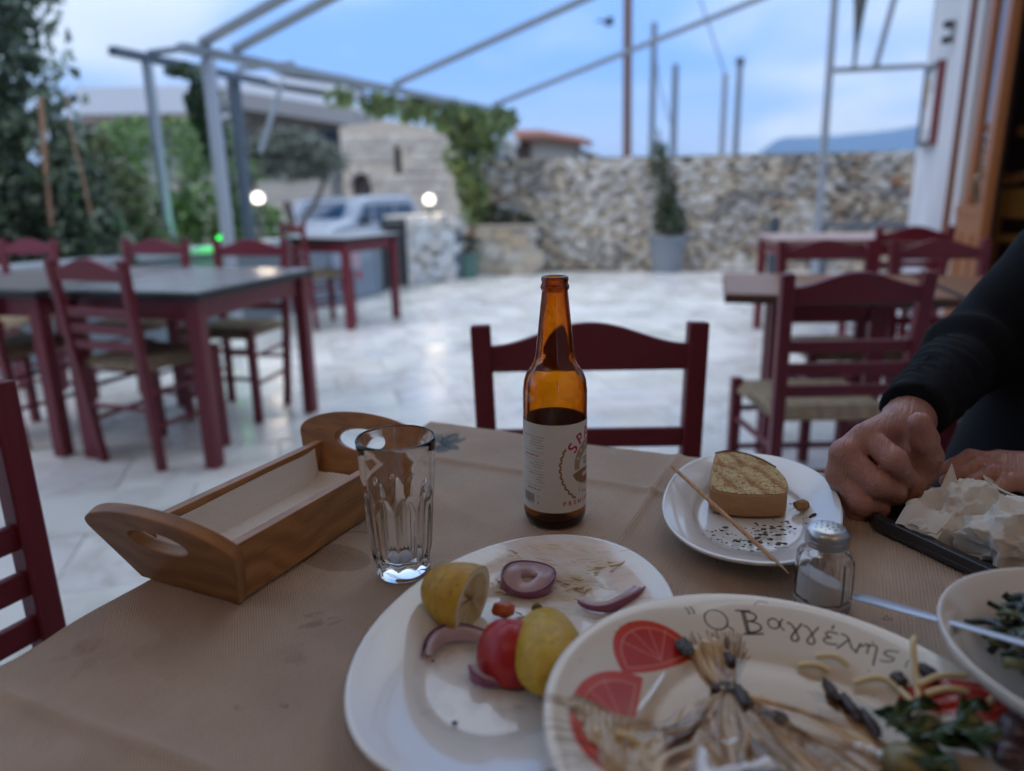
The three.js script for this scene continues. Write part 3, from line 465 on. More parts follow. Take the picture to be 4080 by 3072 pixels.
{ // house with a red tiled roof
  const t = thing('red_roof_house', 'distant cream house with red tiled roof behind the stone wall', 'house', [-0.6, -0.7, -40]);
  const cream = M([0.56, 0.47, 0.37], 0.9), tileC = M([0.33, 0.135, 0.085], 0.85, { bumpMap: fineBump, bumpScale: 0.05 });
  part('wall', box(2.6, 4.25, 2.4, 3.1, 2.125, -1.8), cream, t); part('wall', box(1.6, 3.9, 3, 0.2, 1.95, -1.5), M([0.50, 0.46, 0.40], 0.9), t); part('wall', box(1.0, 4.3, 2, 1.35, 2.15, -2.2), M([0.33, 0.215, 0.175], 0.9), t);
  part('roof_slab', box(1.9, 0.45, 3.2, 0.2, 4.1, -1.5, 0.02), M([0.62, 0.60, 0.58], 0.8), t);
  const roof = new THREE.Group(); roof.name = 'roof'; t.add(roof);
  for (let k = 0; k < 15; k++) { const x = 1.0 + k * 0.265, y = 4.80 - Math.max(0, k - 5) * 0.05; part('roof_tile', rod([x, y, -2.6], [x + 0.12, y - 0.55 + k * 0.012, 0.0], 0.13, 0.14, 8), tileC, roof); }
  part('window', box(0.95, 0.9, 0.06, 0.25, 3.05, 0.01), shadeGlass, t);
  part('porch_post', box(0.16, 3.3, 0.16, 1.9, 1.65, 0.1), M([0.16, 0.11, 0.10], 0.8), t);
  part('wall', box(2.3, 2.9, 2, 5.4, 1.45, -1.5), M([0.38, 0.34, 0.29], 0.9), t);
  part('roof_slab', bar([4.2, 3.75, -1.5], [6.6, 2.85, -1.5], 0.14, 2.4, 0.01, V(0, 0, 1)), M([0.33, 0.27, 0.22], 0.9), t);
}
function pole(name, label, cat, x, z, y1, r0, r1, m, group, lean = 0) { const t = thing(name, label, cat, [x, -0.66, z], 0, group); part('shaft', rod([0, 0, 0], [lean, y1 + 0.66, 0], r0, r1, 12), m, t); return t; }
const rust = M([0.22, 0.125, 0.095], 0.8), steel = M([0.22, 0.255, 0.30], 0.6);
{
  const t = pole('utility_pole', 'tall brown wooden utility pole behind the stone wall', 'pole', 2.19, -14, 5.6, 0.085, 0.075, rust, undefined, -0.12);
  part('crossarm', bar([-0.75, 6.1, 0], [0.55, 6.1, 0], 0.07, 0.07), rust, t);
  pole('thin_post', 'tallest of the thin grey posts, close right of the brown pole', 'post', 2.43, -13, 3.65, 0.06, 0.05, steel, undefined, -0.05);
  pole('thin_post', 'second thin grey post right of the brown pole, with a cable', 'post', 2.79, -13, 3.02, 0.06, 0.055, steel, undefined, -0.04);
  pole('thin_post', 'thin pale grey post, left one of the close pair', 'post', 3.60, -13, 2.86, 0.055, 0.05, M([0.33, 0.37, 0.42], 0.6), undefined, -0.03);
  const q = pole('thin_post', 'thin dark topped post, right one of the close pair', 'post', 3.83, -13, 3.05, 0.06, 0.05, steel, undefined, -0.03); part('cap', rod([-0.03, 3.66, 0], [-0.03, 3.76, 0], 0.07, 0.07, 12), M([0.10, 0.115, 0.13], 0.7), q);
  const wm = M([0.10, 0.12, 0.15], 0.7);
  solo('overhead_cable', tube([[3.57, 2.86, -13], [3.3, 3.5, -13], [3.0, 4.4, -13.2], [2.8, 5.4, -13.6]], 0.012, 30, 6), wm, 'thin cable sagging down to the left post of the pair', 'cable');
  solo('overhead_cable', tube([[2.39, 3.4, -13], [2.5, 2.7, -13], [2.75, 2.0, -13]], 0.010, 24, 6), wm, 'thin cable between the two posts right of the brown pole', 'cable');
}
{
  const t = thing('flying_bird', 'small dark bird in the sky left of the brown pole', 'bird', [2.53, 5.03, -20], 0.5), m = M([0.05, 0.06, 0.075], 0.8);
  const b = new THREE.SphereGeometry(0.09, 12, 8); b.scale(1.7, 0.8, 0.8); part('body', b, m, t);
  for (const s of [-1, 1]) part('wing', grid(6, 3, (u, v) => [mix(0.09, -0.10, v) - 0.10 * u, 0.03 + 0.07 * Math.sin(u * 2.6), s * (0.04 + 0.24 * u)]), M([0.05, 0.06, 0.075], 0.8, { side: THREE.DoubleSide }), t);
}
{ // far mountain
  const hgt = (x) => { const a = x / 1000; return 60 * sstep(0.25, 0.36, a) + 14 * sstep(0.38, 0.56, a) + 60 * sstep(0.5, 0.95, a) - 70 * sstep(1.0, 1.5, a); };
  const g = grid(160, 24, (u, v) => { const x = mix(240, 1500, u), H = hgt(x), f = Math.sin(Math.PI * Math.min(1, v * 0.5 + 0.0) ) ; const n = (fbm(x / 60, v * 6, 2, 4) - 0.5) * 9 * Math.sin(Math.PI * v * 0.5); return [x, -2 + H * f + n * sstep(260, 330, x), mix(-760, -1000, v)]; });
  struct('hills', g, M([0.11, 0.19, 0.29], 1, { side: THREE.DoubleSide }));  // part of the blue distance haze is mixed into the hill colour
}

// ---------------------------------------------------------------- red taverna chairs and terrace tables
const redPaint = M([0.19, 0.018, 0.033], 0.42, { map: grimeTex, bumpMap: fineBump, bumpScale: 0.0006 });
const rushTex = tex(256, 256, (u, v) => { const x = u - 0.5, y = v - 0.5, side = Math.abs(x) > Math.abs(y), a = (side ? y : x) * 44, n = fbm(u * 30, v * 30, 3, 3); const l = 0.55 + 0.45 * Math.pow(Math.abs(Math.cos(((side ? x : y) * 44) * Math.PI)), 0.6); const seam = Math.abs(Math.abs(x) - Math.abs(y)) < 0.008 ? 0.6 : 1; return mixc([0.24, 0.165, 0.095], [0.50, 0.385, 0.24], clamp(n * 0.9 + 0.1 * Math.sin(a))).map((q) => q * l * seam); }, { srgb: true });
const rushBump = tex(256, 256, (u, v) => { const x = u - 0.5, y = v - 0.5; return 0.5 + 0.5 * Math.cos(((Math.abs(x) > Math.abs(y) ? x : y) * 44) * 2 * Math.PI); });
const rush = M([1, 1, 1], 0.75, { map: rushTex, bumpMap: rushBump, bumpScale: 0.003 });
const CG = {};
{
  const TOP = 0.865, lean = (y) => -0.165 - 0.070 * y / TOP, half = (y) => 0.165 + 0.030 * y / TOP;
  CG.rear = [-1, 1].map((s) => mg([bar([s * half(0), 0, lean(0)], [s * half(TOP), TOP, lean(TOP)], 0.036, 0.033, 0.004)]));
  CG.front = [-1, 1].map((s) => bar([s * 0.188, 0, 0.172], [s * 0.188, 0.468, 0.172], 0.036, 0.036, 0.004));
  const sh = new THREE.Shape(), hw = half(0.82) - 0.012; sh.moveTo(-hw, 0); sh.lineTo(hw, 0); sh.lineTo(hw, 0.042);
  for (let i = 1; i <= 24; i++) { const u = 1 - 2 * i / 24, k = 0.5 + 0.5 * Math.cos(Math.PI * Math.min(1, Math.abs(u) * 1.04)); sh.lineTo(u * hw, 0.042 + 0.040 * Math.pow(k, 0.9)); }
  sh.closePath();
  const rail = new THREE.ExtrudeGeometry(sh, { depth: 0.016, bevelEnabled: true, bevelSize: 0.0025, bevelThickness: 0.0025, bevelSegments: 2, curveSegments: 8 }); rail.translate(0, 0, -0.008); rail.rotateX(-0.081); rail.translate(0, 0.783, lean(0.783));
  CG.rail = rail;
  CG.slats = [0.655, 0.588, 0.522].map((y) => { const g = new RoundedBoxGeometry(2 * half(y) - 0.03, 0.036, 0.014, 1, 0.003); g.rotateX(-0.081); g.translate(0, y, lean(y)); return g; });
  CG.seat = grid(16, 16, (u, v) => { const w = mix(0.176, 0.198, v), x = (2 * u - 1) * w, z = mix(-0.185, 0.195, v), e = Math.min(u, 1 - u, v, 1 - v); const y = 0.452 + 0.012 * sstep(0, 0.12, e) - 0.016 * sstep(0.1, 0.5, e); return [x, e <= 0 ? 0.425 : y, z]; });
  CG.seatUnder = box(0.365, 0.03, 0.36, 0, 0.432, 0.005, 0.012);
  const S = [];
  for (const y of [0.33, 0.19]) { S.push(rod([-0.188, y + 0.03, 0.172], [0.188, y + 0.03, 0.172], 0.010)); for (const s of [-1, 1]) S.push(rod([s * 0.169, y, lean(y)], [s * 0.188, y, 0.172], 0.010)); }
  S.push(rod([-0.17, 0.26, lean(0.26)], [0.17, 0.26, lean(0.26)], 0.010));
  CG.stretchers = S;
}
let chair0 = null;
function makeChair() {
  const t = thing('taverna_chair', '-', 'chair');
  for (const g of CG.rear) part('rear_post', g, redPaint, t); for (const g of CG.front) part('front_leg', g, redPaint, t);
  part('top_rail', CG.rail, redPaint, t); for (const g of CG.slats) part('slat', g, redPaint, t);
  part('seat', mg([CG.seat, CG.seatUnder]), rush, t); for (const g of CG.stretchers) part('stretcher', g, redPaint, t);
  return t;
}
function chair(x, z, fx, fz, label) {
  const yaw = Math.atan2(fx, fz);
  if (!chair0) { chair0 = makeChair(); chair0.position.set(x, 0, z); chair0.rotation.y = yaw; tag(chair0, label, 'chair', 'dark red taverna chairs with rush seats'); return chair0; }
  return copyOf(chair0, [x, 0, z], yaw, label);
}
const nrm = (a, b) => { const l = Math.hypot(a, b); return [a / l, b / l]; };
// origin lies 0.17 in front of the rear feet
const chairAt = (rx, rz, f, label) => { const [a, b] = nrm(...f); return chair(rx + a * 0.165, rz + b * 0.165, a, b, label); };
chair(0.140, -1.075, 0, 1, 'dark red chair straight behind the beer bottle, facing the camera');
chair(-0.548, -0.672, 0.91, 0.415, 'nearest dark red chair, cut off by the left edge beside the paper cover');
chairAt(-1.60, -2.93, [0.38, -0.925], 'dark red chair with its back to us at the near side of the grey table');
chairAt(-2.34, -3.20, [0.33, -0.945], 'dark red chair cut by the left edge, its back to us');
chairAt(-1.37, -3.87, [-0.2, 0.98], 'dark red chair tucked under the far right side of the grey table');
chairAt(-1.96, -4.06, [-0.28, 0.96], 'dark red chair on the far left side of the grey table, before the green light');
chairAt(-2.78, -4.25, [-0.3, 0.95], 'dark red chair at the far left against the dark evergreen tree');
chairAt(-1.70, -6.12, [0.75, -0.66], 'dark red chair turned sideways beside the far white topped table');
chair(0.955, -2.27, 0, -1, 'large dark red chair seen from behind, left of the man in black');
chair(1.375, -3.03, 0, 1, 'dark red chair beyond the brown table, behind the left half of the large chair');
chair(1.83, -2.96, 0, 1, 'dark red chair beyond the brown table, just left of the dark sleeve');
chair(2.264, -4.42, 0.05, -1, 'farthest dark red chair on the right, in front of the wooden door panel');

const slateTop = P([0.24, 0.25, 0.265], 0.26, { map: grimeTex, bumpMap: fineBump, bumpScale: 0.0004 }), blackEdge = M([0.012, 0.013, 0.016], 0.5), brownTop = P([0.27, 0.185, 0.14], 0.30, { map: rep(woodTex, 1, 1) }), paleTop = P([0.46, 0.45, 0.44], 0.3, { map: grimeTex }), pinkTop = P([0.50, 0.31, 0.27], 0.35, { map: grimeTex });
brownTop.color.setRGB(0.75, 0.66, 0.66); brownTop.roughness = 0.45;
const brownEdge = M([0.07, 0.035, 0.028], 0.5);
function terraceTable(x, z, yawDeg, w, d, h, topM, edgeM, label, ins = 0.05) {
  const t = thing('terrace_table', label, 'table', [x, 0, z], -yawDeg * Math.PI / 180, 'terrace tables with dark red legs');
  part('tabletop', box(w - 0.004, 0.008, d - 0.004, 0, h - 0.004, 0, 0.002), topM, t); part('top_edge', box(w, 0.026, d, 0, h - 0.021, 0, 0.003), edgeM, t);
  for (const s of [-1, 1]) { part('apron', box(w - 0.05 - 2 * ins, 0.085, 0.022, 0, h - 0.078, s * (d / 2 - ins - 0.005), 0.002), redPaint, t); part('apron', box(0.022, 0.085, d - 0.05 - 2 * ins, s * (w / 2 - ins - 0.005), h - 0.078, 0, 0.002), redPaint, t); for (const q of [-1, 1]) part('leg', box(0.058, h - 0.036, 0.058, s * (w / 2 - ins), (h - 0.036) / 2, q * (d / 2 - ins), 0.005), redPaint, t); }
  return t;
}
terraceTable(-1.43, -3.36, 14.5, 0.70, 0.90, 0.735, slateTop, blackEdge, 'grey topped table with black edge, right one of the pair on the left');
terraceTable(-2.155, -3.53, 14.5, 0.70, 0.90, 0.733, P([0.20, 0.185, 0.18], 0.4, { map: grimeTex }), blackEdge, 'dull brown grey topped table at the left picture edge beside the grey one');
terraceTable(-1.40, -6.40, 27, 0.62, 0.74, 0.745, paleTop, blackEdge, 'white topped table standing farthest back before the parked car');
terraceTable(1.19, -2.80, 15, 0.74, 0.66, 0.735, brownTop, brownEdge, 'brown topped table behind the large chair, its left corner showing', 0.2);
terraceTable(1.935, -2.60, 15, 0.74, 0.66, 0.735, brownTop, brownEdge, 'brown topped table half hidden behind the dark sleeve', 0.2);
terraceTable(2.42, -5.45, 6, 1.1, 0.72, 0.735, pinkTop, M([0.25, 0.17, 0.14], 0.5), 'pinkish topped table farthest right by the white wall');

// ---------------------------------------------------------------- our table and its paper cover
const FL = V(-0.123, 0.75, -1.089), E1 = V(0.910, 0, 0.415), E2 = V(-0.415, 0, 0.910), TY = 0.7515;
const YAW = -Math.atan2(0.415, 0.910);
const T = (s, t, y = 0) => { const p = FL.clone().addScaledVector(E1, s).addScaledVector(E2, t); return [p.x, TY + y, p.z]; };
const TL = 1.24, TD = 0.86;
{
  const t = thing('dining_table', 'near dining table hidden under the brown paper cover', 'table', [FL.x, 0, FL.z], YAW);
  part('tabletop', box(TL - 0.02, 0.028, TD - 0.02, TL / 2, 0.733, TD / 2, 0.004), blackEdge, t);
  for (const x of [0.06, TL - 0.06]) for (const z of [0.06, TD - 0.06]) part('leg', box(0.06, 0.715, 0.06, x, 0.3575, z, 0.005), redPaint, t);
  for (const z of [0.07, TD - 0.07]) part('apron', box(TL - 0.2, 0.085, 0.022, TL / 2, 0.672, z), redPaint, t); for (const x of [0.07, TL - 0.07]) part('apron', box(0.022, 0.085, TD - 0.2, x, 0.672, TD / 2), redPaint, t);
  // paper
  const OV = 0.085, R = 0.010;
  const edge = (q, L) => { const o = q < 0 ? -q : q > L ? q - L : 0; if (!o) return [q, 0]; const out = R * (1 - Math.exp(-o / R)), dn = o - out; return [q < 0 ? -out : L + out, -dn]; };
  const ridge = (d, w, h) => h * Math.exp(-Math.abs(d) / w);
  const paper = grid(330, 240, (u, v) => {
    const s0 = mix(-OV, TL + OV, u), t0 = mix(-OV, TD + OV, v), [s, ds] = edge(s0, TL), [q, dq] = edge(t0, TD);
    let y = (fbm(s0 * 9, t0 * 9, 3, 4) - 0.5) * 0.008 + 0.0022 * Math.pow(1 - Math.abs(2 * fbm(s0 * 4 + 7, t0 * 5, 21, 3) - 1), 6) + (fbm(s0 * 26 + 5, t0 * 20, 9, 3) - 0.5) * 0.0016;
    const wv = 0.004 * (fbm(s0 * 5, t0 * 5, 12, 2) - 0.5);
    for (const [c, dir, hgt, w] of [[0.674, 0, 0.0060, 0.0055], [0.137, 0, 0.0055, 0.0045], [0.405, 0, 0.0010, 0.005]]) { const d = t0 - c - wv * 2; y += ridge(d, w, hgt) + (d > 0 ? -1 : 1) * 0.0012 * Math.exp(-Math.abs(d) / 0.03); }
    for (const [c, hgt] of [[0.377, 0.0048], [0.80, 0.0045], [0.0, 0.0]]) { const d = s0 - c - wv * 2; y += ridge(d, 0.0045, hgt) + (d > 0 ? -1 : 1) * 0.0008 * Math.exp(-Math.abs(d) / 0.03); }
    y += 0.003 * sstep(0.09, 0.0, s0) * sstep(0.09, 0.0, t0);
    const drop = Math.min(ds, dq), p = T(s, q, y * (drop < -0.002 ? 0.3 : 1) + drop);
    const fl = drop < 0 ? Math.min(0.02, -drop * 0.2) * (0.5 + fbm(s0 * 14, t0 * 14, 4, 2)) : 0; const n = (ds < dq) ? E1.clone().multiplyScalar(s0 < 0 ? -1 : 1) : E2.clone().multiplyScalar(t0 < 0 ? -1 : 1);
    return [p[0] + n.x * fl, p[1], p[2] + n.z * fl];
  }, (u, v) => [u, 1 - v]);
  const W = 2048, Hc = 1520, X = (s) => (s + OV) / (TL + 2 * OV) * W, Y = (q) => (q + OV) / (TD + 2 * OV) * Hc;
  const ct = canvasTex(W, Hc, (c) => {
    const im = c.createImageData(W, Hc), d = im.data;
    for (let j = 0; j < Hc; j++) for (let i = 0; i < W; i++) {
      const n = fbm(i / 90, j / 90, 2, 4), f = h3(i, j, 3), st = noise3(i / 3, j / 40, 7); const k = 0.90 + 0.14 * n + 0.035 * (f - 0.5) + 0.02 * (st - 0.5);
      const o = (j * W + i) * 4; d[o] = 200 * k; d[o + 1] = 176 * k; d[o + 2] = 154 * k; d[o + 3] = 255;
    }
    c.putImageData(im, 0, 0);
    const blot = (s, q, rx, ry, a, n = 9, seed = 1) => { const r = rng(seed); c.fillStyle = `rgba(96,70,46,${a})`; for (let k = 0; k < n; k++) { c.beginPath(); c.ellipse(X(s) + (r() - 0.5) * rx * 2, Y(q) + (r() - 0.5) * ry * 2, rx * (0.15 + 0.4 * r()), ry * (0.15 + 0.4 * r()), r() * 3, 0, 7); c.fill(); } };
    blot(0.187, 0.509, 26, 14, 0.16, 9, 3); blot(0.19, 0.56, 30, 20, 0.06, 5, 4); blot(0.23, 0.60, 7, 5, 0.25, 4, 5); blot(0.205, 0.62, 8, 5, 0.2, 3, 6); blot(0.09, 0.60, 60, 40, 0.05, 7, 8); blot(0.5, 0.36, 20, 10, 0.18, 6, 10); blot(0.62, 0.32, 6, 5, 0.4, 5, 12); blot(0.55, 0.45, 30, 14, 0.10, 8, 14); blot(0.05, 0.62, 40, 24, 0.08, 8, 15);
    c.strokeStyle = 'rgba(110,76,44,0.30)'; c.lineWidth = 5; c.beginPath(); c.arc(X(0.128), Y(0.386), 46, 2.6, 5.6); c.stroke();
    c.fillStyle = 'rgba(88,60,36,0.22)'; c.beginPath(); c.ellipse(X(0.125), Y(0.41), 60, 34, 0, 0, 7); c.fill();
    // printed blue grey flower sketch near the far left corner
    c.save(); c.translate(X(0.066), Y(0.078)); c.rotate(-0.5); c.strokeStyle = 'rgba(52,66,74,0.9)'; c.lineWidth = 2.4; c.fillStyle = 'rgba(92,108,114,0.45)';
    for (const [a, l, w] of [[-1.9, 62, 15], [-1.25, 70, 17], [-0.6, 52, 14], [2.5, 54, 16], [1.9, 46, 18], [0.9, 40, 12]]) { c.save(); c.rotate(a); c.beginPath(); c.moveTo(0, 0); c.bezierCurveTo(l * 0.3, -w * 1.4, l * 0.8, -w, l, 0); c.bezierCurveTo(l * 0.8, w * 0.8, l * 0.35, w * 1.2, 0, 0); c.fill(); c.stroke(); c.beginPath(); c.moveTo(4, 0); c.quadraticCurveTo(l * 0.5, -w * 0.3, l * 0.9, 0); c.stroke(); for (const k of [-0.35, 0.3]) { c.beginPath(); c.moveTo(6, 0); c.quadraticCurveTo(l * 0.5, w * k * 2, l * 0.75, w * k); c.stroke(); } c.restore(); }
    for (let k = 0; k < 5; k++) { c.beginPath(); c.moveTo(-4, -2); c.bezierCurveTo(-26, -22 - k * 6, 16 + k * 7, -46 - k * 5, -22 + k * 12, -70); c.stroke(); }
    c.restore();
  });
  const emboss = tex(256, 256, (u, v) => { const a = u * 14 * 6.2832, b = v * 14 * 6.2832; return clamp(0.5 + 0.28 * Math.sin(a + 0.8 * Math.sin(b)) * Math.sin(b) + 0.30 * (fbm(u * 40, v * 40, 5, 3, 40, 40) - 0.5)); });
  const cover = solo('paper_tablecloth', paper, new THREE.MeshStandardMaterial({ map: ct, roughness: 0.72, bumpMap: rep(emboss, 34, 24), bumpScale: 0.0022, side: THREE.DoubleSide }), 'creased brown paper cover printed with a flower, spread over the near table', 'tablecloth');
}

// ---------------------------------------------------------------- smooth solids from distance fields
function surfaceNet(f, lo, hi, cell) {
  const n = lo.map((a, k) => Math.ceil((hi[k] - a) / cell) + 1), [nx, ny, nz] = n, val = new Float32Array(nx * ny * nz), id = new Int32Array(nx * ny * nz).fill(-1);
  const I = (i, j, k) => (k * ny + j) * nx + i; for (let k = 0; k < nz; k++) for (let j = 0; j < ny; j++) for (let i = 0; i < nx; i++) val[I(i, j, k)] = f(lo[0] + i * cell, lo[1] + j * cell, lo[2] + k * cell);
  const pos = [], idx = []; const E = [[0, 1], [0, 2], [0, 4], [1, 3], [1, 5], [2, 3], [2, 6], [3, 7], [4, 5], [4, 6], [5, 7], [6, 7]];
  for (let k = 0; k < nz - 1; k++) for (let j = 0; j < ny - 1; j++) for (let i = 0; i < nx - 1; i++) {
    const v = []; let m = 0; for (let c = 0; c < 8; c++) { v[c] = val[I(i + (c & 1), j + ((c >> 1) & 1), k + (c >> 2))]; if (v[c] < 0) m++; } if (m === 0 || m === 8) continue;
    let x = 0, y = 0, z = 0, q = 0; for (const [a, b] of E) if ((v[a] < 0) !== (v[b] < 0)) { const t = v[a] / (v[a] - v[b]); x += mix(a & 1, b & 1, t); y += mix((a >> 1) & 1, (b >> 1) & 1, t); z += mix(a >> 2, b >> 2, t); q++; }
    id[I(i, j, k)] = pos.length / 3; pos.push(lo[0] + (i + x / q) * cell, lo[1] + (j + y / q) * cell, lo[2] + (k + z / q) * cell);
  }
  const quad = (a, b, c, d, fl) => { if (a < 0 || b < 0 || c < 0 || d < 0) return; fl ? idx.push(a, b, c, a, c, d) : idx.push(a, c, b, a, d, c); };
  for (let k = 1; k < nz - 1; k++) for (let j = 1; j < ny - 1; j++) for (let i = 1; i < nx - 1; i++) { const a = val[I(i, j, k)] < 0;
    if (a !== (val[I(i + 1, j, k)] < 0)) quad(id[I(i, j - 1, k - 1)], id[I(i, j, k - 1)], id[I(i, j, k)], id[I(i, j - 1, k)], a);
    if (a !== (val[I(i, j + 1, k)] < 0)) quad(id[I(i - 1, j, k - 1)], id[I(i - 1, j, k)], id[I(i, j, k)], id[I(i, j, k - 1)], a);
    if (a !== (val[I(i, j, k + 1)] < 0)) quad(id[I(i - 1, j - 1, k)], id[I(i, j - 1, k)], id[I(i, j, k)], id[I(i - 1, j, k)], a); }
  const g = new THREE.BufferGeometry(); g.setAttribute('position', new THREE.Float32BufferAttribute(pos, 3)); g.setIndex(idx); g.computeVertexNormals();
  const uv = new Float32Array(pos.length / 3 * 2); for (let i = 0; i < uv.length / 2; i++) { uv[2 * i] = (pos[3 * i] + pos[3 * i + 2] * 0.6) * 14; uv[2 * i + 1] = (pos[3 * i + 1] + pos[3 * i + 2] * 0.5) * 14; } g.setAttribute('uv', new THREE.BufferAttribute(uv, 2)); return g;
}
const cap = (x, y, z, a, b, ra, rb) => { const dx = b[0] - a[0], dy = b[1] - a[1], dz = b[2] - a[2], t = clamp(((x - a[0]) * dx + (y - a[1]) * dy + (z - a[2]) * dz) / (dx * dx + dy * dy + dz * dz + 1e-12)); return Math.hypot(x - a[0] - dx * t, y - a[1] - dy * t, z - a[2] - dz * t) - mix(ra, rb, t); };
const smin = (a, b, k) => { const h = clamp(0.5 + 0.5 * (b - a) / k); return mix(b, a, h) - k * h * (1 - h); };
const union = (bones, k) => (x, y, z) => { let d = 1e3; for (const [a, b, ra, rb = ra] of bones) d = smin(d, cap(x, y, z, a, b, ra, rb), k); return d; };
function handSDF(fingers, palm, kP, kF) { const p = union(palm, kP), fs = fingers.map((c) => union(c, 0.004)); return (x, y, z) => { let d = p(x, y, z); for (const f of fs) d = smin(d, f(x, y, z), kF); return d; }; }

// ---------------------------------------------------------------- tableware
const china = P([0.74, 0.75, 0.74], 0.16, { clearcoat: 0.6, clearcoatRoughness: 0.06, side: THREE.FrontSide });
function plateGeo(prof, a, b, n = 96, pw = 2) {                     // prof: [fraction of the radius, height] from the middle over the rim to the foot
  const m = prof.length; return grid(n, m - 1, (u, v) => { const k = Math.round(v * (m - 1)), [f, y] = prof[k], t = -u * 2 * Math.PI, c = Math.cos(t), s = Math.sin(t); return [a * f * Math.sign(c) * Math.pow(Math.abs(c), 2 / pw), y, b * f * Math.sign(s) * Math.pow(Math.abs(s), 2 / pw)]; }, (u, v) => { const [f] = prof[Math.round(v * (m - 1))], t = -u * 2 * Math.PI; return [0.5 + 0.5 * f * Math.cos(t), 0.5 - 0.5 * f * Math.sin(t)]; });
}
function curve(pts, n) { const c = new THREE.CatmullRomCurve3(pts.map((p) => V(p[0], p[1], 0)), false, 'centripetal'), out = []; for (let i = 0; i <= n; i++) { const q = c.getPoint(i / n); out.push([q.x, q.y]); } return out; }
const ovalProf = curve([[0.001, 0.0050], [0.30, 0.0050], [0.56, 0.0050], [0.60, 0.0058], [0.635, 0.0085], [0.66, 0.0108], [0.72, 0.0142], [0.84, 0.0196], [0.95, 0.0238], [0.985, 0.0250], [1.0, 0.0240], [0.992, 0.0215], [0.93, 0.0185], [0.78, 0.0105], [0.66, 0.0040], [0.58, 0.0004], [0.54, 0.0003], [0.50, 0.0020], [0.001, 0.0022]], 64);
const angTo = (d) => -d * Math.PI / 180;
{
  const t = thing('oval_plate', 'white oval plate with lemon halves, tomato and onion left on it', 'plate', [0.006, TY + 0.002, -0.496], angTo(-65));
  const ct = canvasTex(1024, 700, (c, w, h) => {
    c.fillStyle = '#e4e6e4'; c.fillRect(0, 0, w, h); const r = rng(44), at = (x, z) => { const dx = x - 0.006, dz = z + 0.496, lx = dx * 0.4226 - dz * 0.9063, lz = dx * 0.9063 + dz * 0.4226; return [(0.5 + 0.5 * lx / 0.164) * w, (0.5 + 0.5 * lz / 0.112) * h]; };
    for (let n = 0; n < 420; n++) { const x = 0.035 + (r() + r() - 1) * 0.075, z = -0.588 + (r() + r() - 1) * 0.062, p = at(x, z); c.fillStyle = `rgba(${168 + r() * 36 | 0},${150 + r() * 30 | 0},${112 + r() * 30 | 0},${0.03 + 0.06 * r()})`; c.beginPath(); c.ellipse(...p, 10 + 44 * r(), 4 + 12 * r(), 1.0 + r() * 0.9, 0, 7); c.fill(); }
    for (let n = 0; n < 120; n++) { const x = 0.035 + (r() + r() - 1) * 0.07, z = -0.59 + (r() + r() - 1) * 0.06, p = at(x, z); c.strokeStyle = `rgba(${120 + r() * 90 | 0},${100 + r() * 80 | 0},${60 + r() * 50 | 0},${0.15 + 0.3 * r()})`; c.lineWidth = 1 + 4 * r(); const a = 1.1 + r() * 0.8, l = 10 + 40 * r(); c.beginPath(); c.moveTo(...p); c.quadraticCurveTo(p[0] + Math.cos(a) * l * 0.5 + 8 * (r() - 0.5), p[1] + Math.sin(a) * l * 0.5, p[0] + Math.cos(a) * l, p[1] + Math.sin(a) * l); c.stroke(); }
    for (let n = 0; n < 90; n++) { const p = at(0.0 + (r() - 0.5) * 0.12, -0.47 + (r() - 0.5) * 0.10); c.fillStyle = `rgba(150,150,140,${0.05 + 0.08 * r()})`; c.beginPath(); c.ellipse(...p, 4 + 30 * r(), 3 + 14 * r(), r() * 3, 0, 7); c.fill(); }
  });
  part('dish', plateGeo(ovalProf, 0.164, 0.112), P([0.94, 0.94, 0.94], 0.14, { map: ct, clearcoat: 0.6, clearcoatRoughness: 0.05, side: THREE.FrontSide }), t);
}
{
  const t = thing('oval_plate', 'small white oval plate under the toasted bread slice and skewer', 'plate', [0.252, TY + 0.002, -0.729], angTo(-69.6));
  part('dish', plateGeo(ovalProf, 0.145, 0.0895, 96, 2.25), china, t);
}
const onPlate = 0.7605;                                             // level of the wells
function lump(rx, ry, rz, seed, amp = 0.08, det = 4, f = 2.2) { const g = smooth(new THREE.IcosahedronGeometry(1, det)), p = g.attributes.position; for (let i = 0; i < p.count; i++) { const x = p.getX(i), y = p.getY(i), z = p.getZ(i), k = 1 + amp * 2 * (fbm(x * f + seed, y * f, z * f + seed * 2, 4) - 0.5); p.setXYZ(i, x * rx * k, y * ry * k, z * rz * k); } g.computeVertexNormals(); return g; }
function sph(g, s = 4) { const p = g.attributes.position, uv = new Float32Array(p.count * 2); for (let i = 0; i < p.count; i++) { uv[2 * i] = (p.getX(i) + p.getY(i) * 0.3) * s * 10; uv[2 * i + 1] = (p.getZ(i) + p.getY(i) * 0.7) * s * 10; } g.setAttribute('uv', new THREE.BufferAttribute(uv, 2)); return g; }
function halfFruit(r, len, nip, seed) {                             // half a lemon: cut at x = 0, the rind towards +x
  const prof = (q) => { const a = Math.sqrt(Math.max(0, 1 - q * q)); return a * (1 + nip * Math.pow(q, 8) * 0.5); };
  return grid(48, 22, (u, v) => { const q = v, a = u * 6.2832, rr = r * prof(q) * (1 + 0.035 * (fbm(Math.cos(a) * 2 + seed, Math.sin(a) * 2, q * 3, 3) - 0.5) * 2); return [q * len, Math.cos(a) * rr, Math.sin(a) * rr]; }, (u, v) => [u * 3, v * 2]);
}
const rindTex = tex(256, 256, (u, v) => { const n = fbm(u * 5, v * 5, 3, 4, 5, 5); return mixc(mixc([0.50, 0.255, 0.010], [0.70, 0.43, 0.02], clamp(n * 1.3 - 0.1)), [0.36, 0.15, 0.025], sstep(0.60, 0.78, fbm(u * 9, v * 9, 14, 4, 9, 9)) * 0.75); }, { srgb: true });
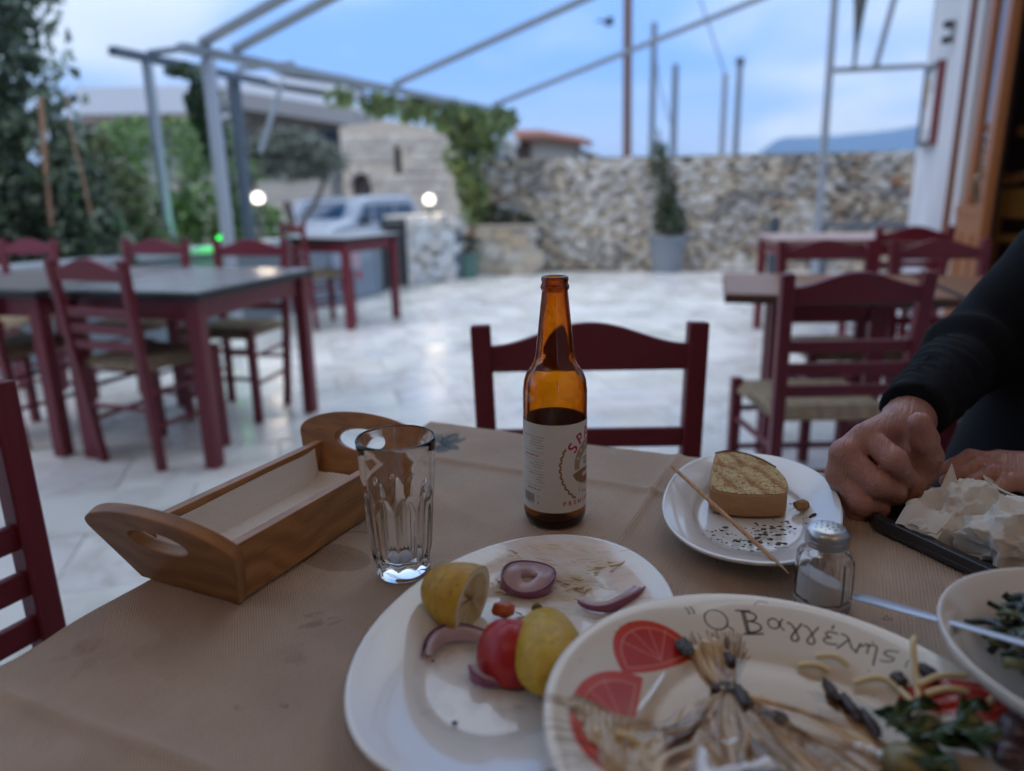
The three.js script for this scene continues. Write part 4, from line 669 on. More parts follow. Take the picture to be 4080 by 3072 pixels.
const poreTex = tex(256, 256, (u, v) => 1 - sstep(0.66, 0.80, noise3(u * 70, v * 70, 3, 70, 70)) * 0.9 - 0.4 * fbm(u * 14, v * 14, 6, 3, 14, 14));
const rind = P([1, 1, 1], 0.38, { map: rindTex, bumpMap: poreTex, bumpScale: 0.0010 }), rindY = P([1.02, 1.14, 1.0], 0.36, { map: rindTex, bumpMap: poreTex, bumpScale: 0.0009 });
const pulp = P([0.62, 0.50, 0.24], 0.3, { transmission: 0.15, thickness: 0 }), pith = M([0.70, 0.62, 0.42], 0.7);
function lemon(p, rot, r, len, nip, seed, m, label) {
  const t = thing('squeezed_lemon', label, 'lemon', p); t.rotation.set(...rot);
  part('rind', halfFruit(r, len, nip, seed), m, t);
  part('pith', new THREE.RingGeometry(r * 0.80, r * 0.985, 40).rotateY(-Math.PI / 2), pith, t);
  part('pulp', grid(40, 8, (u, v) => { const a = u * 6.2832, rr = v * r * 0.82; return [0.006 * (1 - v * v) * (0.6 + 0.5 * Math.cos(a * 9)), Math.cos(a) * rr, Math.sin(a) * rr]; }), pulp, t);
  if (nip) part('stem_scar', new THREE.SphereGeometry(0.0042, 12, 8).scale(0.5, 1, 1).translate(len * 0.985, 0.002, 0), M([0.12, 0.10, 0.03], 0.9), t);
  return t;
}
lemon([-0.034, onPlate + 0.022, -0.528], [0, 2.68, 0.10], 0.0285, 0.046, 0, 3, rind, 'brownish squeezed lemon half at the left side of the oval plate');
{ // lengthwise half: rind up and towards the left, cut face down to the right
  const t = thing('squeezed_lemon', 'long yellow squeezed lemon half touching the large plate', 'lemon', [0.0235, onPlate + 0.018, -0.458]); t.rotation.set(0, 1.60, 0);
  const L = 0.045, R2 = 0.0255, rr = (q, a) => R2 * (Math.pow(Math.max(0, 1 - q * q), 0.42) + 0.16 * Math.exp(-Math.pow((q - 1) / 0.10, 2))) * (1 + 0.06 * (fbm(q * 2 + 4, Math.cos(a) * 1.5, Math.sin(a) * 1.5, 3) - 0.5) * 2);
  const A = (u) => -0.55 + u * 3.75, xx = (q) => q * L * (q > 0 ? 1.06 : 0.94);
  part('rind', grid(40, 36, (u, v) => { const q = 2 * v - 1, r = rr(q, A(u)); return [xx(q), Math.sin(A(u)) * r, Math.cos(A(u)) * r]; }, (u, v) => [u * 3, v * 3]), rindY, t);
  part('pulp', grid(6, 30, (u, v) => { const q = 2 * v - 1, r = rr(q, 0) * 0.97, a = mix(A(0), A(1), u); const p = [Math.sin(A(0)) * r, Math.cos(A(0)) * r], e = [Math.sin(A(1)) * r, Math.cos(A(1)) * r]; return [xx(q), mix(p[0], e[0], u), mix(p[1], e[1], u)]; }), pulp, t);
  part('stem_scar', new THREE.SphereGeometry(0.0044, 12, 8).scale(0.6, 1, 1).translate(L * 0.93, 0.0135, -0.006), M([0.13, 0.105, 0.03], 0.9), t);
}
{ // tomato wedge: a thick skin-covered dome over a cut face
  const t = thing('tomato_piece', 'red tomato piece between the two lemon halves', 'tomato', [-0.004, onPlate + 0.002, -0.474], 0.5);
  const m = P([0.40, 0.012, 0.014], 0.36);
  part('skin', grid(40, 20, (u, v) => { const a = u * 6.2832, b = v * Math.PI / 2; const rr = 1 + 0.05 * Math.cos(3 * a) * Math.cos(b) + 0.05 * (fbm(Math.cos(a) * 2, Math.sin(a) * 2, b, 2) - 0.5); return [Math.cos(a) * Math.cos(b) * 0.025 * rr, Math.sin(b) * 0.034 * rr, Math.sin(a) * Math.cos(b) * 0.028 * rr]; }), m, t);
  part('flesh', new THREE.CircleGeometry(0.0225, 30).rotateX(-Math.PI / 2).translate(0, 0.0012, 0), P([0.5, 0.07, 0.04], 0.25), t);
}
const onionOut = P([0.32, 0.10, 0.20], 0.25, { transmission: 0.25, thickness: 0 }), onionIn = P([0.66, 0.50, 0.55], 0.28, { transmission: 0.35, thickness: 0 });
function onion(p, r, a0, a1, w, h, yaw, label, rx = 1, tilt = 0) {   // an onion ring or part of one, as a curved band of two skins
  const t = thing('onion_piece', label, 'onion', p, yaw, 'sliced red onion on the oval plate'); t.rotation.set(tilt, yaw, 0, 'YXZ');
  const band = (ra, rb, h0, h1) => { const c = [[ra, h0], [ra, h1], [rb, h1], [rb, h0], [ra, h0]]; return grid(40, 4, (u, v) => { const a = mix(a0, a1, u), k = Math.round(v * 4), ta = Math.sqrt(Math.sin(Math.PI * clamp(u, 0.02, 0.98))), f = a1 - a0 > 6 ? 1 : 0.25 + 0.75 * ta, rm = (ra + rb) / 2, rr = rm + (c[k][0] - rm) * f; const wob = 1 + 0.04 * Math.sin(a * 3 + r * 500); return [Math.cos(a) * rr * rx * wob, c[k][1] * (0.8 + 0.3 * Math.sin(a * 2)) * f + 0.0005, Math.sin(a) * rr * wob]; }); };
  part('outer_skin', band(r - 0.0012, r, 0, h), onionOut, t); part('inner_layer', band(r - w, r - 0.0014, 0, h * 0.92), onionIn, t); return t;
}
onion([0.012, onPlate + 0.003, -0.588], 0.020, 0, 6.28, 0.0135, 0.011, 0.4, 'lilac onion ring with a small hole on the upper middle of the plate', 1.25, 0.25);
onion([0.080, onPlate + 0.001, -0.566], 0.026, -1.5, 2.9, 0.009, 0.012, 0.15, 'purple onion crescent curving at the right of the oval plate', 1.15);
onion([-0.038, onPlate + 0.002, -0.482], 0.030, 2.9, 6.6, 0.009, 0.010, -0.2, 'pale onion arc lying left of the tomato piece', 1.15);
onion([-0.014, onPlate + 0.001, -0.468], 0.020, 2.0, 4.1, 0.005, 0.010, 0.9, 'small purple onion strip tucked against the tomato piece', 1.1);
solo('tomato_scrap', sph(lump(0.0095, 0.006, 0.008, 5, 0.25).translate(-0.010, onPlate + 0.006, -0.540)), P([0.45, 0.10, 0.03], 0.3), 'small orange tomato scrap beside the brownish lemon half', 'tomato scrap');
{ // shreds, cheese smears and crumbs on the oval plate
  const r = rng(8), L = [], K = [];
  const strip = (x, z, ang, l, w, bend, y = 0.0006) => tube([[-l / 2, 0, 0], [-l / 6, 0, bend], [l / 6, 0.0004, -bend * 0.7], [l / 2, 0, bend * 0.4]].map(([a, b, c]) => [x + a * Math.cos(ang) - c * Math.sin(ang), onPlate + y + b, z + a * Math.sin(ang) + c * Math.cos(ang)]), w, 12, 5);
  const rise = (x, z) => { const d = Math.hypot(((x - 0.006) * 0.4226 - (z + 0.496) * 0.9063) / 0.164, ((x - 0.006) * 0.9063 + (z + 0.496) * 0.4226) / 0.112); return d < 0.62 ? 0.0006 : 0.0006 + (d - 0.62) * 0.047; };
  const put = (list, x, z, n, sx, sz, w, l) => { for (let k = 0; k < n; k++) { const a = x + (r() - 0.5) * sx, b = z + (r() - 0.5) * sz; list.push(strip(a, b, (r() - 0.5) * 1.6 + 0.2, l * (0.4 + r()), w * (0.5 + r()), (r() - 0.5) * 0.008, rise(a, b))); } };
  put(L, 0.010, -0.618, 9, 0.045, 0.016, 0.0009, 0.022); put(L, 0.084, -0.598, 10, 0.045, 0.02, 0.0009, 0.026); put(L, 0.055, -0.590, 12, 0.04, 0.03, 0.0008, 0.012); put(L, -0.010, -0.585, 8, 0.03, 0.02, 0.0009, 0.012); put(L, 0.01, -0.535, 12, 0.04, 0.03, 0.0011, 0.009);
  const a = solo('cabbage_shreds', mg(L), P([0.58, 0.50, 0.34], 0.35), 'thin pale dressing smeared shreds scattered over the oval plate', 'food scraps'); a.userData.kind = 'stuff';
  for (const [x, z, q] of [[-0.041, -0.413, 0.0022], [0.012, -0.452, 0.0026], [-0.012, -0.497, 0.0010], [0.0, -0.62, 0.0013], [0.06, -0.61, 0.0014], [-0.062, -0.48, 0.0014], [0.035, -0.600, 0.0012], [0.1, -0.60, 0.0012], [-0.035, -0.51, 0.0012]]) K.push(lump(q, q * 0.6, q * 0.8, x * 99, 0.3, 1).translate(x, onPlate + rise(x, z) + 0.0005, z));
  const b = solo('pepper_crumbs', mg(K), M([0.09, 0.045, 0.03], 0.8), 'tiny dark crumbs on the oval plate', 'crumbs'); b.userData.kind = 'stuff';
}
// ---- large printed plate with leftovers
const BP = { x: 0.160, z: -0.366, R: 0.147, y: TY };
const bigProf = curve([[0.001, 0.0140], [0.3, 0.0140], [0.50, 0.0150], [0.62, 0.0185], [0.74, 0.0260], [0.86, 0.0335], [0.955, 0.0385], [0.985, 0.0392], [1.0, 0.0375], [0.985, 0.0350], [0.88, 0.0290], [0.74, 0.0190], [0.64, 0.0110], [0.56, 0.0085], [0.52, 0.0082], [0.48, 0.0105], [0.001, 0.0110]], 64);
const bigLevel = (d) => { for (let k = 0; k < 38; k++) if (bigProf[k][0] >= d) return bigProf[k][1]; return 0.0392; };
const bigTilt = 0.045;                                              // rests on the rim of the oval plate at its left
const big = thing('printed_plate', 'large white plate with red citrus print and hand lettering, full of leftovers', 'plate', [BP.x, TY + 0.0045, BP.z]);
big.rotation.set(0, 0, -bigTilt);
const onBig = (dx, dz, y = 0) => { const d = Math.hypot(dx, dz) / BP.R, v = V(dx, bigLevel(d) + y, dz).applyEuler(big.rotation); return [BP.x + v.x, TY + 0.0045 + v.y, BP.z + v.z]; };
{
  const N = 1600, ct = canvasTex(N, N, (c) => {
    const k = N / 2 / BP.R, X = (x) => N / 2 + x * k, Y = (z) => N / 2 + z * k, r = rng(17);
    c.fillStyle = '#d9d3c6'; c.fillRect(0, 0, N, N);
    // citrus halves: rim colour, pale ring, segments
    const citrus = (x0, z0, x1, z1, bulge) => {                     // chord from one tip to the other, round side out
      const ax = X(x0), ay = Y(z0), bx = X(x1), by = Y(z1), mx = (ax + bx) / 2, my = (ay + by) / 2, ang = Math.atan2(by - ay, bx - ax), L = Math.hypot(bx - ax, by - ay) / 2, bh = bulge * k;
      c.save(); c.translate(mx, my); c.rotate(ang);
      const half = (s, o = 0) => { c.beginPath(); c.moveTo(-L * s, o); c.bezierCurveTo(-L * s * 1.02, -bh * 1.18 * s, L * s * 0.75, -bh * 1.45 * s, L * s, o); c.quadraticCurveTo(0, bh * 0.10 * s + o, -L * s, o); c.closePath(); };
      c.fillStyle = '#c53a28'; half(1); c.fill(); c.strokeStyle = '#d98f7d'; c.lineWidth = 5; half(0.80, -bh * 0.10); c.stroke(); c.fillStyle = '#b92c20'; half(0.78, -bh * 0.11); c.fill();
      c.lineWidth = 4; for (const a of [-0.62, -0.2, 0.25, 0.62]) { c.beginPath(); c.moveTo(0.05 * L, -bh * 0.12); c.lineTo(L * a * 0.95, -bh * (0.86 - 0.35 * Math.abs(a))); c.stroke(); }
      c.restore();
    };
    citrus(-0.110, 0.030, -0.076, -0.064, 0.036); citrus(-0.090, -0.062, -0.030, -0.093, 0.036); citrus(0.086, -0.046, 0.150, 0.004, 0.028); citrus(0.03, 0.128, 0.10, 0.10, -0.036);
    // lettering painted by hand along the rim
    c.lineCap = 'round'; c.lineJoin = 'round'; c.strokeStyle = '#23241f';
    const put = (x, z, h, strokes, lw = 6) => { c.save(); c.translate(X(x), Y(z)); c.rotate(Math.atan2(x + 0.0, 0.118) * 0.86); c.scale(h * k, h * k); c.lineWidth = lw / (h * k); for (const s of strokes) { c.beginPath(); s(c); c.stroke(); } c.restore(); };
    put(-0.031, -0.1265, 0.010, [(q) => { q.moveTo(-0.25, -0.3); q.quadraticCurveTo(-0.05, 0, -0.15, 0.25); }, (q) => { q.moveTo(0.15, -0.3); q.quadraticCurveTo(0.35, 0, 0.25, 0.25); }]);
    put(-0.0125, -0.121, 0.017, [(q) => q.ellipse(0, 0, 0.50, 0.46, 0, 0, 6.28), (q) => { q.moveTo(0.42, 0.3); q.lineTo(0.62, 0.52); }]);
    put(0.012, -0.1195, 0.017, [(q) => { q.moveTo(-0.5, -0.52); q.lineTo(0.1, -0.55); }, (q) => { q.moveTo(-0.25, -0.5); q.lineTo(-0.18, 0.45); }, (q) => { q.moveTo(-0.14, -0.5); q.lineTo(-0.08, 0.45); }, (q) => { q.moveTo(-0.2, -0.5); q.bezierCurveTo(0.5, -0.55, 0.5, -0.05, -0.1, -0.05); q.bezierCurveTo(0.7, -0.05, 0.65, 0.48, -0.18, 0.46); }, (q) => { q.moveTo(-0.32, 0.56); q.lineTo(0.5, 0.5); }], 7);
    put(0.0305, -0.1175, 0.011, [(q) => q.ellipse(-0.1, 0, 0.36, 0.36, 0, 0, 6.28), (q) => { q.moveTo(0.5, -0.4); q.quadraticCurveTo(0.1, 0.1, 0.55, 0.38); }]);
    const gamma = [(q) => { q.moveTo(-0.45, -0.42); q.bezierCurveTo(-0.1, -0.45, 0.1, 0.2, 0.22, 0.5); q.bezierCurveTo(0.25, 0.85, -0.3, 0.85, -0.2, 0.5); q.bezierCurveTo(-0.1, 0.2, 0.2, -0.1, 0.4, -0.48); }];
    put(0.0430, -0.1115, 0.0115, gamma, 7); put(0.0535, -0.1075, 0.0115, gamma, 6);
    put(0.0645, -0.1020, 0.012, [(q) => { q.moveTo(0.4, -0.34); q.bezierCurveTo(-0.2, -0.55, -0.45, -0.1, 0.08, 0.0); q.bezierCurveTo(-0.55, 0.05, -0.35, 0.6, 0.42, 0.36); }, (q) => { q.moveTo(0.1, -0.62); q.lineTo(0.16, -0.86); }]);
    put(0.0742, -0.0955, 0.0125, [(q) => { q.moveTo(-0.35, -0.5); q.quadraticCurveTo(0.0, -0.55, 0.15, -0.05); q.quadraticCurveTo(0.3, 0.4, 0.55, 0.42); }, (q) => { q.moveTo(0.05, -0.2); q.lineTo(-0.45, 0.45); }]);
    put(0.0850, -0.0870, 0.0125, [(q) => { q.moveTo(-0.55, 0.3); q.lineTo(-0.42, -0.3); q.bezierCurveTo(-0.3, 0.1, -0.2, -0.5, 0.0, -0.35); q.lineTo(0.0, 0.2); }, (q) => { q.moveTo(0.0, -0.2); q.bezierCurveTo(0.2, -0.6, 0.5, -0.4, 0.42, 0.0); q.lineTo(0.40, 0.85); }]);
    put(0.0958, -0.0790, 0.011, [(q) => { q.moveTo(0.45, -0.45); q.bezierCurveTo(-0.5, -0.5, -0.4, 0.05, 0.1, 0.02); q.bezierCurveTo(0.5, 0.05, 0.3, 0.5, -0.4, 0.42); }]);
    put(0.1055, -0.0690, 0.009, [(q) => { q.moveTo(-0.2, -0.3); q.lineTo(-0.3, 0.3); }, (q) => { q.moveTo(0.2, -0.3); q.quadraticCurveTo(0.05, 0.3, 0.45, 0.3); }], 5);
    { const g = c.createRadialGradient(X(0.002), Y(0.012), 0, X(0.002), Y(0.012), 0.114 * k); g.addColorStop(0, 'rgba(128,90,48,0.85)'); g.addColorStop(0.72, 'rgba(140,102,60,0.70)'); g.addColorStop(1, 'rgba(176,146,104,0)'); c.fillStyle = g; c.fillRect(0, 0, N, N); }
    // sauce: an oily brown film, streaked where it was wiped outwards from one spot
    for (let n = 0; n < 520; n++) { const a = r() * 6.28, d = Math.sqrt(r()) * 0.100 * k, x = X(0.0) + Math.cos(a) * d * 1.02, y = Y(0.025) + Math.sin(a) * d * 0.95; c.fillStyle = `rgba(${146 + r() * 36 | 0},${106 + r() * 30 | 0},${58 + r() * 26 | 0},${0.06 + 0.06 * r()})`; c.beginPath(); c.ellipse(x, y, 14 + 60 * r(), 8 + 22 * r(), 1.1 + (r() - 0.5) * 1.2, 0, 7); c.fill(); }
    const hx = -0.020, hz = -0.060;
    for (let n = 0; n < 950; n++) {
      const f = r(), ang = mix(2.55, 0.62, f), band = fbm(f * 22, 3.3, 1, 3), q = Math.pow(r(), 0.8) * 0.085, l = 0.02 + 0.05 * r(), bend = 0.35 * Math.sin(f * 9 + 1), tone = clamp((band - 0.30) * 2.2 + (r() - 0.5) * 0.5);
      const pth = (d) => [X(hx + Math.cos(ang + bend * d * 9) * d * 1.05), Y(hz + Math.sin(ang + bend * d * 9) * d * 1.15)], A = pth(q), B1 = pth(q + l * 0.35), B2 = pth(q + l * 0.7), D = pth(q + l);
      const cl = mixc([206, 176, 134], [60, 30, 10], tone); c.strokeStyle = `rgba(${cl.map((v) => v | 0).join(',')},${0.22 + 0.40 * r()})`; c.lineWidth = 2 + 12 * r() * r() + 3 * (1 - tone); c.beginPath(); c.moveTo(...A); c.bezierCurveTo(...B1, ...B2, ...D); c.stroke();
    }
    for (let n = 0; n < 90; n++) { const f = r(), x0 = mix(-0.040, 0.006, f), tone = fbm(f * 16, 8, 2, 3) + 0.4 * (r() - 0.5), cl = mixc([190, 160, 118], [52, 26, 12], clamp(tone * 1.2)); c.strokeStyle = `rgba(${cl.map((v) => v | 0).join(',')},${0.2 + 0.3 * r()})`; c.lineWidth = 3 + 8 * r(); c.beginPath(); c.moveTo(X(x0), Y(-0.112 + 0.02 * r())); c.quadraticCurveTo(X(mix(x0, hx, 0.4)), Y(-0.085), X(hx + (f - 0.5) * 0.012), Y(hz)); c.stroke(); }
    for (let n = 0; n < 26; n++) { const f = r(), ang = mix(1.1, 0.5, f), q = 0.02 + 0.05 * r(); c.strokeStyle = `rgba(52,28,14,${0.25 + 0.3 * r()})`; c.lineWidth = 4 + 9 * r(); c.beginPath(); c.moveTo(X(0.045 + 0.02 * (r() - 0.5)), Y(-0.07 + 0.03 * r())); c.lineTo(X(0.052 + Math.cos(ang) * q), Y(-0.06 + Math.sin(ang) * q)); c.stroke(); }
    for (let n = 0; n < 70; n++) { c.fillStyle = `rgba(60,38,22,${0.35 * r() + 0.15})`; c.beginPath(); c.ellipse(X((r() - 0.5) * 0.24), Y((r() - 0.5) * 0.22), 2 + 6 * r(), 2 + 4 * r(), r() * 3, 0, 7); c.fill(); }
    c.strokeStyle = 'rgba(120,86,54,0.5)'; c.lineWidth = 7; c.beginPath(); c.moveTo(X(0.02), Y(-0.134)); c.quadraticCurveTo(X(0.024), Y(-0.139), X(0.03), Y(-0.135)); c.stroke();
  });
  part('dish', plateGeo(bigProf, BP.R, BP.R, 120), P([0.98, 0.98, 0.98], 0.16, { map: ct, clearcoat: 0.6, clearcoatRoughness: 0.06, side: THREE.FrontSide }), big);
}
{ // leftovers: a fan of stringy brown strips, cheese sticks, dark leaves, white sauce lumps, dark olives and meat
  const r = rng(23), path = (a, seed, lift = 0.003, w = 0.003) => a.map(([x, z, y = 0], i) => onBig(x, z, lift + y));
  // wet streaky sheets, wiped outwards in two fans from one spot, and a tuft behind it
  const streak = tex(512, 256, (u, v) => {                          // u along a sheet, v across it
    const wv = 0.05 * fbm(u * 3, v * 5, 41, 3), a = fbm(u * 1.6, (v + wv) * 8, 5, 4), b = fbm(u * 4, (v + wv) * 24, 9, 3), k = clamp((a - 0.34) * 2.6 + (b - 0.5) * 0.7); let c = mixc([0.50, 0.375, 0.215], [0.22, 0.105, 0.035], k); return mixc(c, [0.085, 0.035, 0.015], sstep(0.57, 0.70, fbm(u * 2.2 + 4, (v + wv) * 7, 31, 4)) * 0.9);
  }, { srgb: true });
  const streakBump = tex(512, 256, (u, v) => fbm(u * 5, v * 18, 15, 4));
  const sheetMat = [[1.0, 1.0, 1.0], [1.25, 1.22, 1.16], [0.78, 0.74, 0.68]].map((c) => P(c, 0.24, { map: streak, bumpMap: streakBump, bumpScale: 0.0016, clearcoat: 0.5, clearcoatRoughness: 0.12 }));
  const sheets = [[], [], []], rs = rng(91);
  const sheet = (k, pts, w0, w1, lift) => {
    const c = new THREE.CatmullRomCurve3(pts.map(([x, z]) => V(x, 0, z))), s0 = rs() * 9;
    sheets[k].push(grid(26, 12, (u, v) => {
      const p = c.getPoint(u), t = c.getTangent(u), sx = -t.z, sz = t.x, w = mix(w0, w1, u) * (0.75 + 0.5 * fbm(u * 5 + s0, 2, 3, 3)) * (u > 0.86 ? 1 - Math.pow((u - 0.86) / 0.14, 2) * (0.5 + 0.5 * fbm(v * 7, s0, 2, 2)) : 1), q = (v - 0.5) * 2;
      const x = p.x + sx * w * q, z = p.z + sz * w * q, edge = 1 - Math.pow(Math.abs(q), 4);
      return onBig(x, z, -0.0004 + edge * (lift + 0.0022 * Math.sin(q * 5 + s0 + u * 2) * (0.4 + 0.6 * u) + 0.003 * (fbm(x * 60 + s0, z * 60, s0, 3) - 0.4)));
    }, (u, v) => [u * 0.8 + s0, v * mix(w0, w1, 0.5) * 40 + s0]));
  };
  const hx = -0.020, hz = -0.060;
  const film = (a0, a1, len, k, vs) => sheets[k].push(grid(150, 70, (f, d) => {          // one continuous wet layer, folded along the strokes
    const ang = mix(a0, a1, f), bend = 0.35 * Math.sin(f * 8 + 1) + 0.25 * (fbm(f * 9, 4, k, 2) - 0.5), R2 = len(f) * (0.86 + 0.30 * fbm(f * 26, 2, k + 3, 3)), q = 0.004 + d * R2, aa = ang + bend * d * 0.55 + 0.10 * Math.sin(d * 8 + f * 12);
    const x = hx + Math.cos(aa) * q * 1.05, z = hz + Math.sin(aa) * q * 1.12, fold = Math.pow(1 - Math.abs(2 * fbm(f * vs + 0.25 * Math.sin(d * 5), d * 1.6, k + 9, 3) - 1), 3), rim = sstep(0, 0.05, f) * sstep(1, 0.95, f) * sstep(1, 0.93, d), hub = 0.0035 * Math.exp(-d * 14);
    return onBig(x, z, -0.0005 + rim * (0.0006 + hub + 0.0046 * fold * sstep(0, 0.25, d) + 0.0012 * fbm(x * 300, z * 300, 3, 3)));
  }, (f, d) => [d * 1.1 + k * 0.3, f * 1.3 + k * 0.37]));
  film(2.62, 1.50, (f) => mix(0.105, 0.155, f), 0, 7); film(1.52, 0.60, (f) => mix(0.155, 0.098, f), 2, 8);
  [[-0.085, 0.040], [-0.050, 0.080], [-0.020, 0.092]].forEach(([x, z], i) => sheet(1, [[mix(hx, x, 0.25), mix(hz, z, 0.25)], [mix(hx, x, 0.45) + 0.012 * Math.sin(i * 2.1 + 1), mix(hz, z, 0.45)], [mix(hx, x, 0.72) - 0.012 * Math.sin(i * 2.1 + 1), mix(hz, z, 0.7)], [x, z]], 0.006, 0.015, 0.0035));
  [[0.030, 0.080], [0.060, 0.052]].forEach(([x, z], i) => sheet(1 + (i % 2) * -1, [[mix(hx, x, 0.22), mix(hz, z, 0.22)], [mix(hx, x, 0.5) + 0.004, mix(hz, z, 0.45)], [x, z]], 0.004, 0.009, 0.0035));
  [[0.030, -0.040, 0.056, -0.008]].forEach(([x, z, x2, z2]) => sheet(1, [[hx + 0.014, hz + 0.002], [x, z], [x2, z2]], 0.005, 0.011, 0.0012));
  sheets[1].push(grid(60, 24, (f, d) => { const x0 = mix(-0.042, -0.003, f), fr = 0.2 + 0.9 * fbm(f * 5, 3, 8, 3), x = mix(x0, hx + (f - 0.5) * 0.012, Math.pow(d, 0.8)), z = mix(-0.092 - 0.022 * fr * Math.sin(Math.PI * clamp(f, 0.08, 0.92)), hz + 0.004, d), fold = Math.pow(1 - Math.abs(2 * fbm(f * 5, d * 1.5, 2, 3) - 1), 2); return onBig(x, z, -0.0005 + sstep(0, 0.08, f) * sstep(1, 0.92, f) * sstep(0, 0.08, d) * (0.001 + 0.005 * fold)); }, (f, d) => [d * 0.5, f * 0.35]));
  ['caramel brown', 'pale cream brown', 'dark brown'].forEach((n, k) => { const o = solo('leftover_sheets', mg(sheets[k]), sheetMat[k], n + ' wet streaky leftovers wiped across the printed plate', 'leftovers'); o.userData.kind = 'stuff'; });
  const dark = P([0.030, 0.013, 0.009], 0.5), olive = P([0.045, 0.022, 0.024], 0.22);
  const D = [[-0.021, -0.061, 0.009, 0.003, 0.005], [-0.012, -0.052, 0.004, 0.003, 0.010], [-0.042, -0.094, 0.005, 0.0025, 0.009], [-0.011, -0.087, 0.0035, 0.004, 0.008], [0.050, -0.060, 0.003, 0.003, 0.010], [0.056, -0.045, 0.003, 0.003, 0.012], [0.062, -0.030, 0.003, 0.003, 0.012], [0.002, -0.034, 0.008, 0.0025, 0.006], [0.092, -0.058, 0.004, 0.005, 0.006], [0.110, -0.056, 0.004, 0.005, 0.008], [0.020, 0.028, 0.008, 0.005, 0.007], [-0.024, 0.02, 0.009, 0.004, 0.006]];
  D.forEach(([x, z, a, b, c], i) => solo('dark_morsel', lump(a * 1.15, b * 0.8, c * 1.1, i * 3 + 1, 0.62, 4, 2.6).translate(...onBig(x, z, 0.003)), dark, ['blackest burnt lump at the hub of the strips', 'long burnt bit just below the hub of the strips', 'dark bit by the tip of the upper red citrus print', 'dark sliver under the first painted letter', 'uppermost of three dark slivers in a row right of the strips', 'middle of three dark slivers in a row right of the strips', 'lowest of three dark slivers in a row right of the strips', 'wide dark smear of meat right below the hub', 'dark purple bit left of the upright yellow cheese stick', 'dark purple bit right of the upright yellow cheese stick', 'dark morsel near the bottom middle of the printed plate', 'dark morsel beside the white sauce lumps'][i], 'meat scrap'));
  [[0.128, 0.004, 0.011, 0.009, 0.012], [0.145 * 0.8, 0.018, 0.010, 0.008, 0.010]].forEach(([x, z, a, b, c], i) => solo('olive', lump(a, b, c, i + 40, 0.12, 3).translate(...onBig(x, z, 0.007)), olive, ['dark purple olive by the right hand red citrus print', 'dark purple olive lowest at the right of the plate'][i], 'olive'));
  const cheese = P([0.78, 0.66, 0.38], 0.4, { transmission: 0.15, thickness: 0 });
  [[[0.036, -0.083], [0.046, -0.079, 0.002], [0.054, -0.076]], [[0.049, -0.086, 0.002], [0.060, -0.082, 0.003], [0.068, -0.076]], [[0.108, -0.074, 0.012], [0.103, -0.067, 0.016], [0.099, -0.050, 0.004], [0.096, -0.036]], [[0.066, -0.063], [0.080, -0.061, 0.002], [0.088, -0.056, 0.001], [0.092, -0.040]], [[0.100, -0.040, 0.004], [0.112, -0.038, 0.004], [0.124, -0.036]], [[0.098, -0.046, 0.006], [0.112, -0.048, 0.006], [0.128, -0.045, 0.003]], [[0.092, -0.034, 0.004], [0.082, -0.016, 0.005], [0.080, -0.004]], [[0.128, -0.022, 0.003], [0.136, -0.027, 0.004]], [[-0.105, -0.002, 0.001], [-0.096, -0.001, 0.003], [-0.088, -0.001]], [[0.03, 0.018], [0.038, 0.03, 0.003], [0.044, 0.045]]].forEach((a, i) => solo('cheese_stick', tube(a.map(([x, z, y = 0]) => onBig(x, z, y + 0.0025)), 0.00215, 20, 7), cheese, ['white yellow curl just under the lettering', 'pale yellow stick just under the end of the lettering', 'upright bent yellow cheese stick, tallest on the plate', 'bent yellow stick left of the upright one', 'yellow stick lying right of the upright one, lower one', 'yellow stick lying right of the upright one, upper one', 'thin yellow stick over the dark green leaves', 'short yellow stick on the right hand red citrus print', 'single yellow stick on the lower left red citrus print', 'yellow stick near the bottom middle of the printed plate'][i], 'cheese stick'));
  const greenM = P([0.020, 0.050, 0.014], 0.25, { side: THREE.DoubleSide });
  const leaf = (x, z, yaw, l, w, up, label) => { const p = onBig(x, z, 0.006), t = thing('salad_leaf', label, 'leaf', p, yaw); part('blade', grid(14, 8, (u, v) => { const s = Math.sin(Math.PI * Math.pow(u, 0.8)), q = (v - 0.5) * 2; return [(u - 0.5) * l, up * Math.sin(u * 3) + 0.0035 * q * q + 0.0025 * Math.sin(u * 14 + q * 3), q * w * s]; }), greenM, t); part('midrib', tube([[-0.5 * l, 0.0012, 0], [0, up + 0.0012, 0], [0.5 * l, 0.0012, 0]], 0.0009, 10, 5), P([0.07, 0.11, 0.03], 0.3), t); };
  leaf(0.073, -0.018, 2.0, 0.036, 0.009, 0.006, 'dark green salad leaf, left one of the heap'); leaf(0.086, -0.026, 0.35, 0.044, 0.006, 0.008, 'narrow dark green leaf arching over the others'); leaf(0.090, -0.004, -0.5, 0.046, 0.012, 0.006, 'broad dark green leaf in the middle of the heap'); leaf(0.106, 0.004, -0.75, 0.042, 0.012, 0.007, 'broad dark green leaf at the right of the heap'); leaf(0.116, -0.016, 0.25, 0.026, 0.007, 0.005, 'small dark green leaf near the red citrus print'); leaf(0.076, 0.010, -1.0, 0.040, 0.012, 0.005, 'dark green leaf lowest in the heap'); leaf(0.040, 0.030, 0.5, 0.03, 0.009, 0.004, 'bright green leaf at the bottom edge of the picture');
  const cream = P([0.74, 0.76, 0.78], 0.14, { clearcoat: 0.5 });
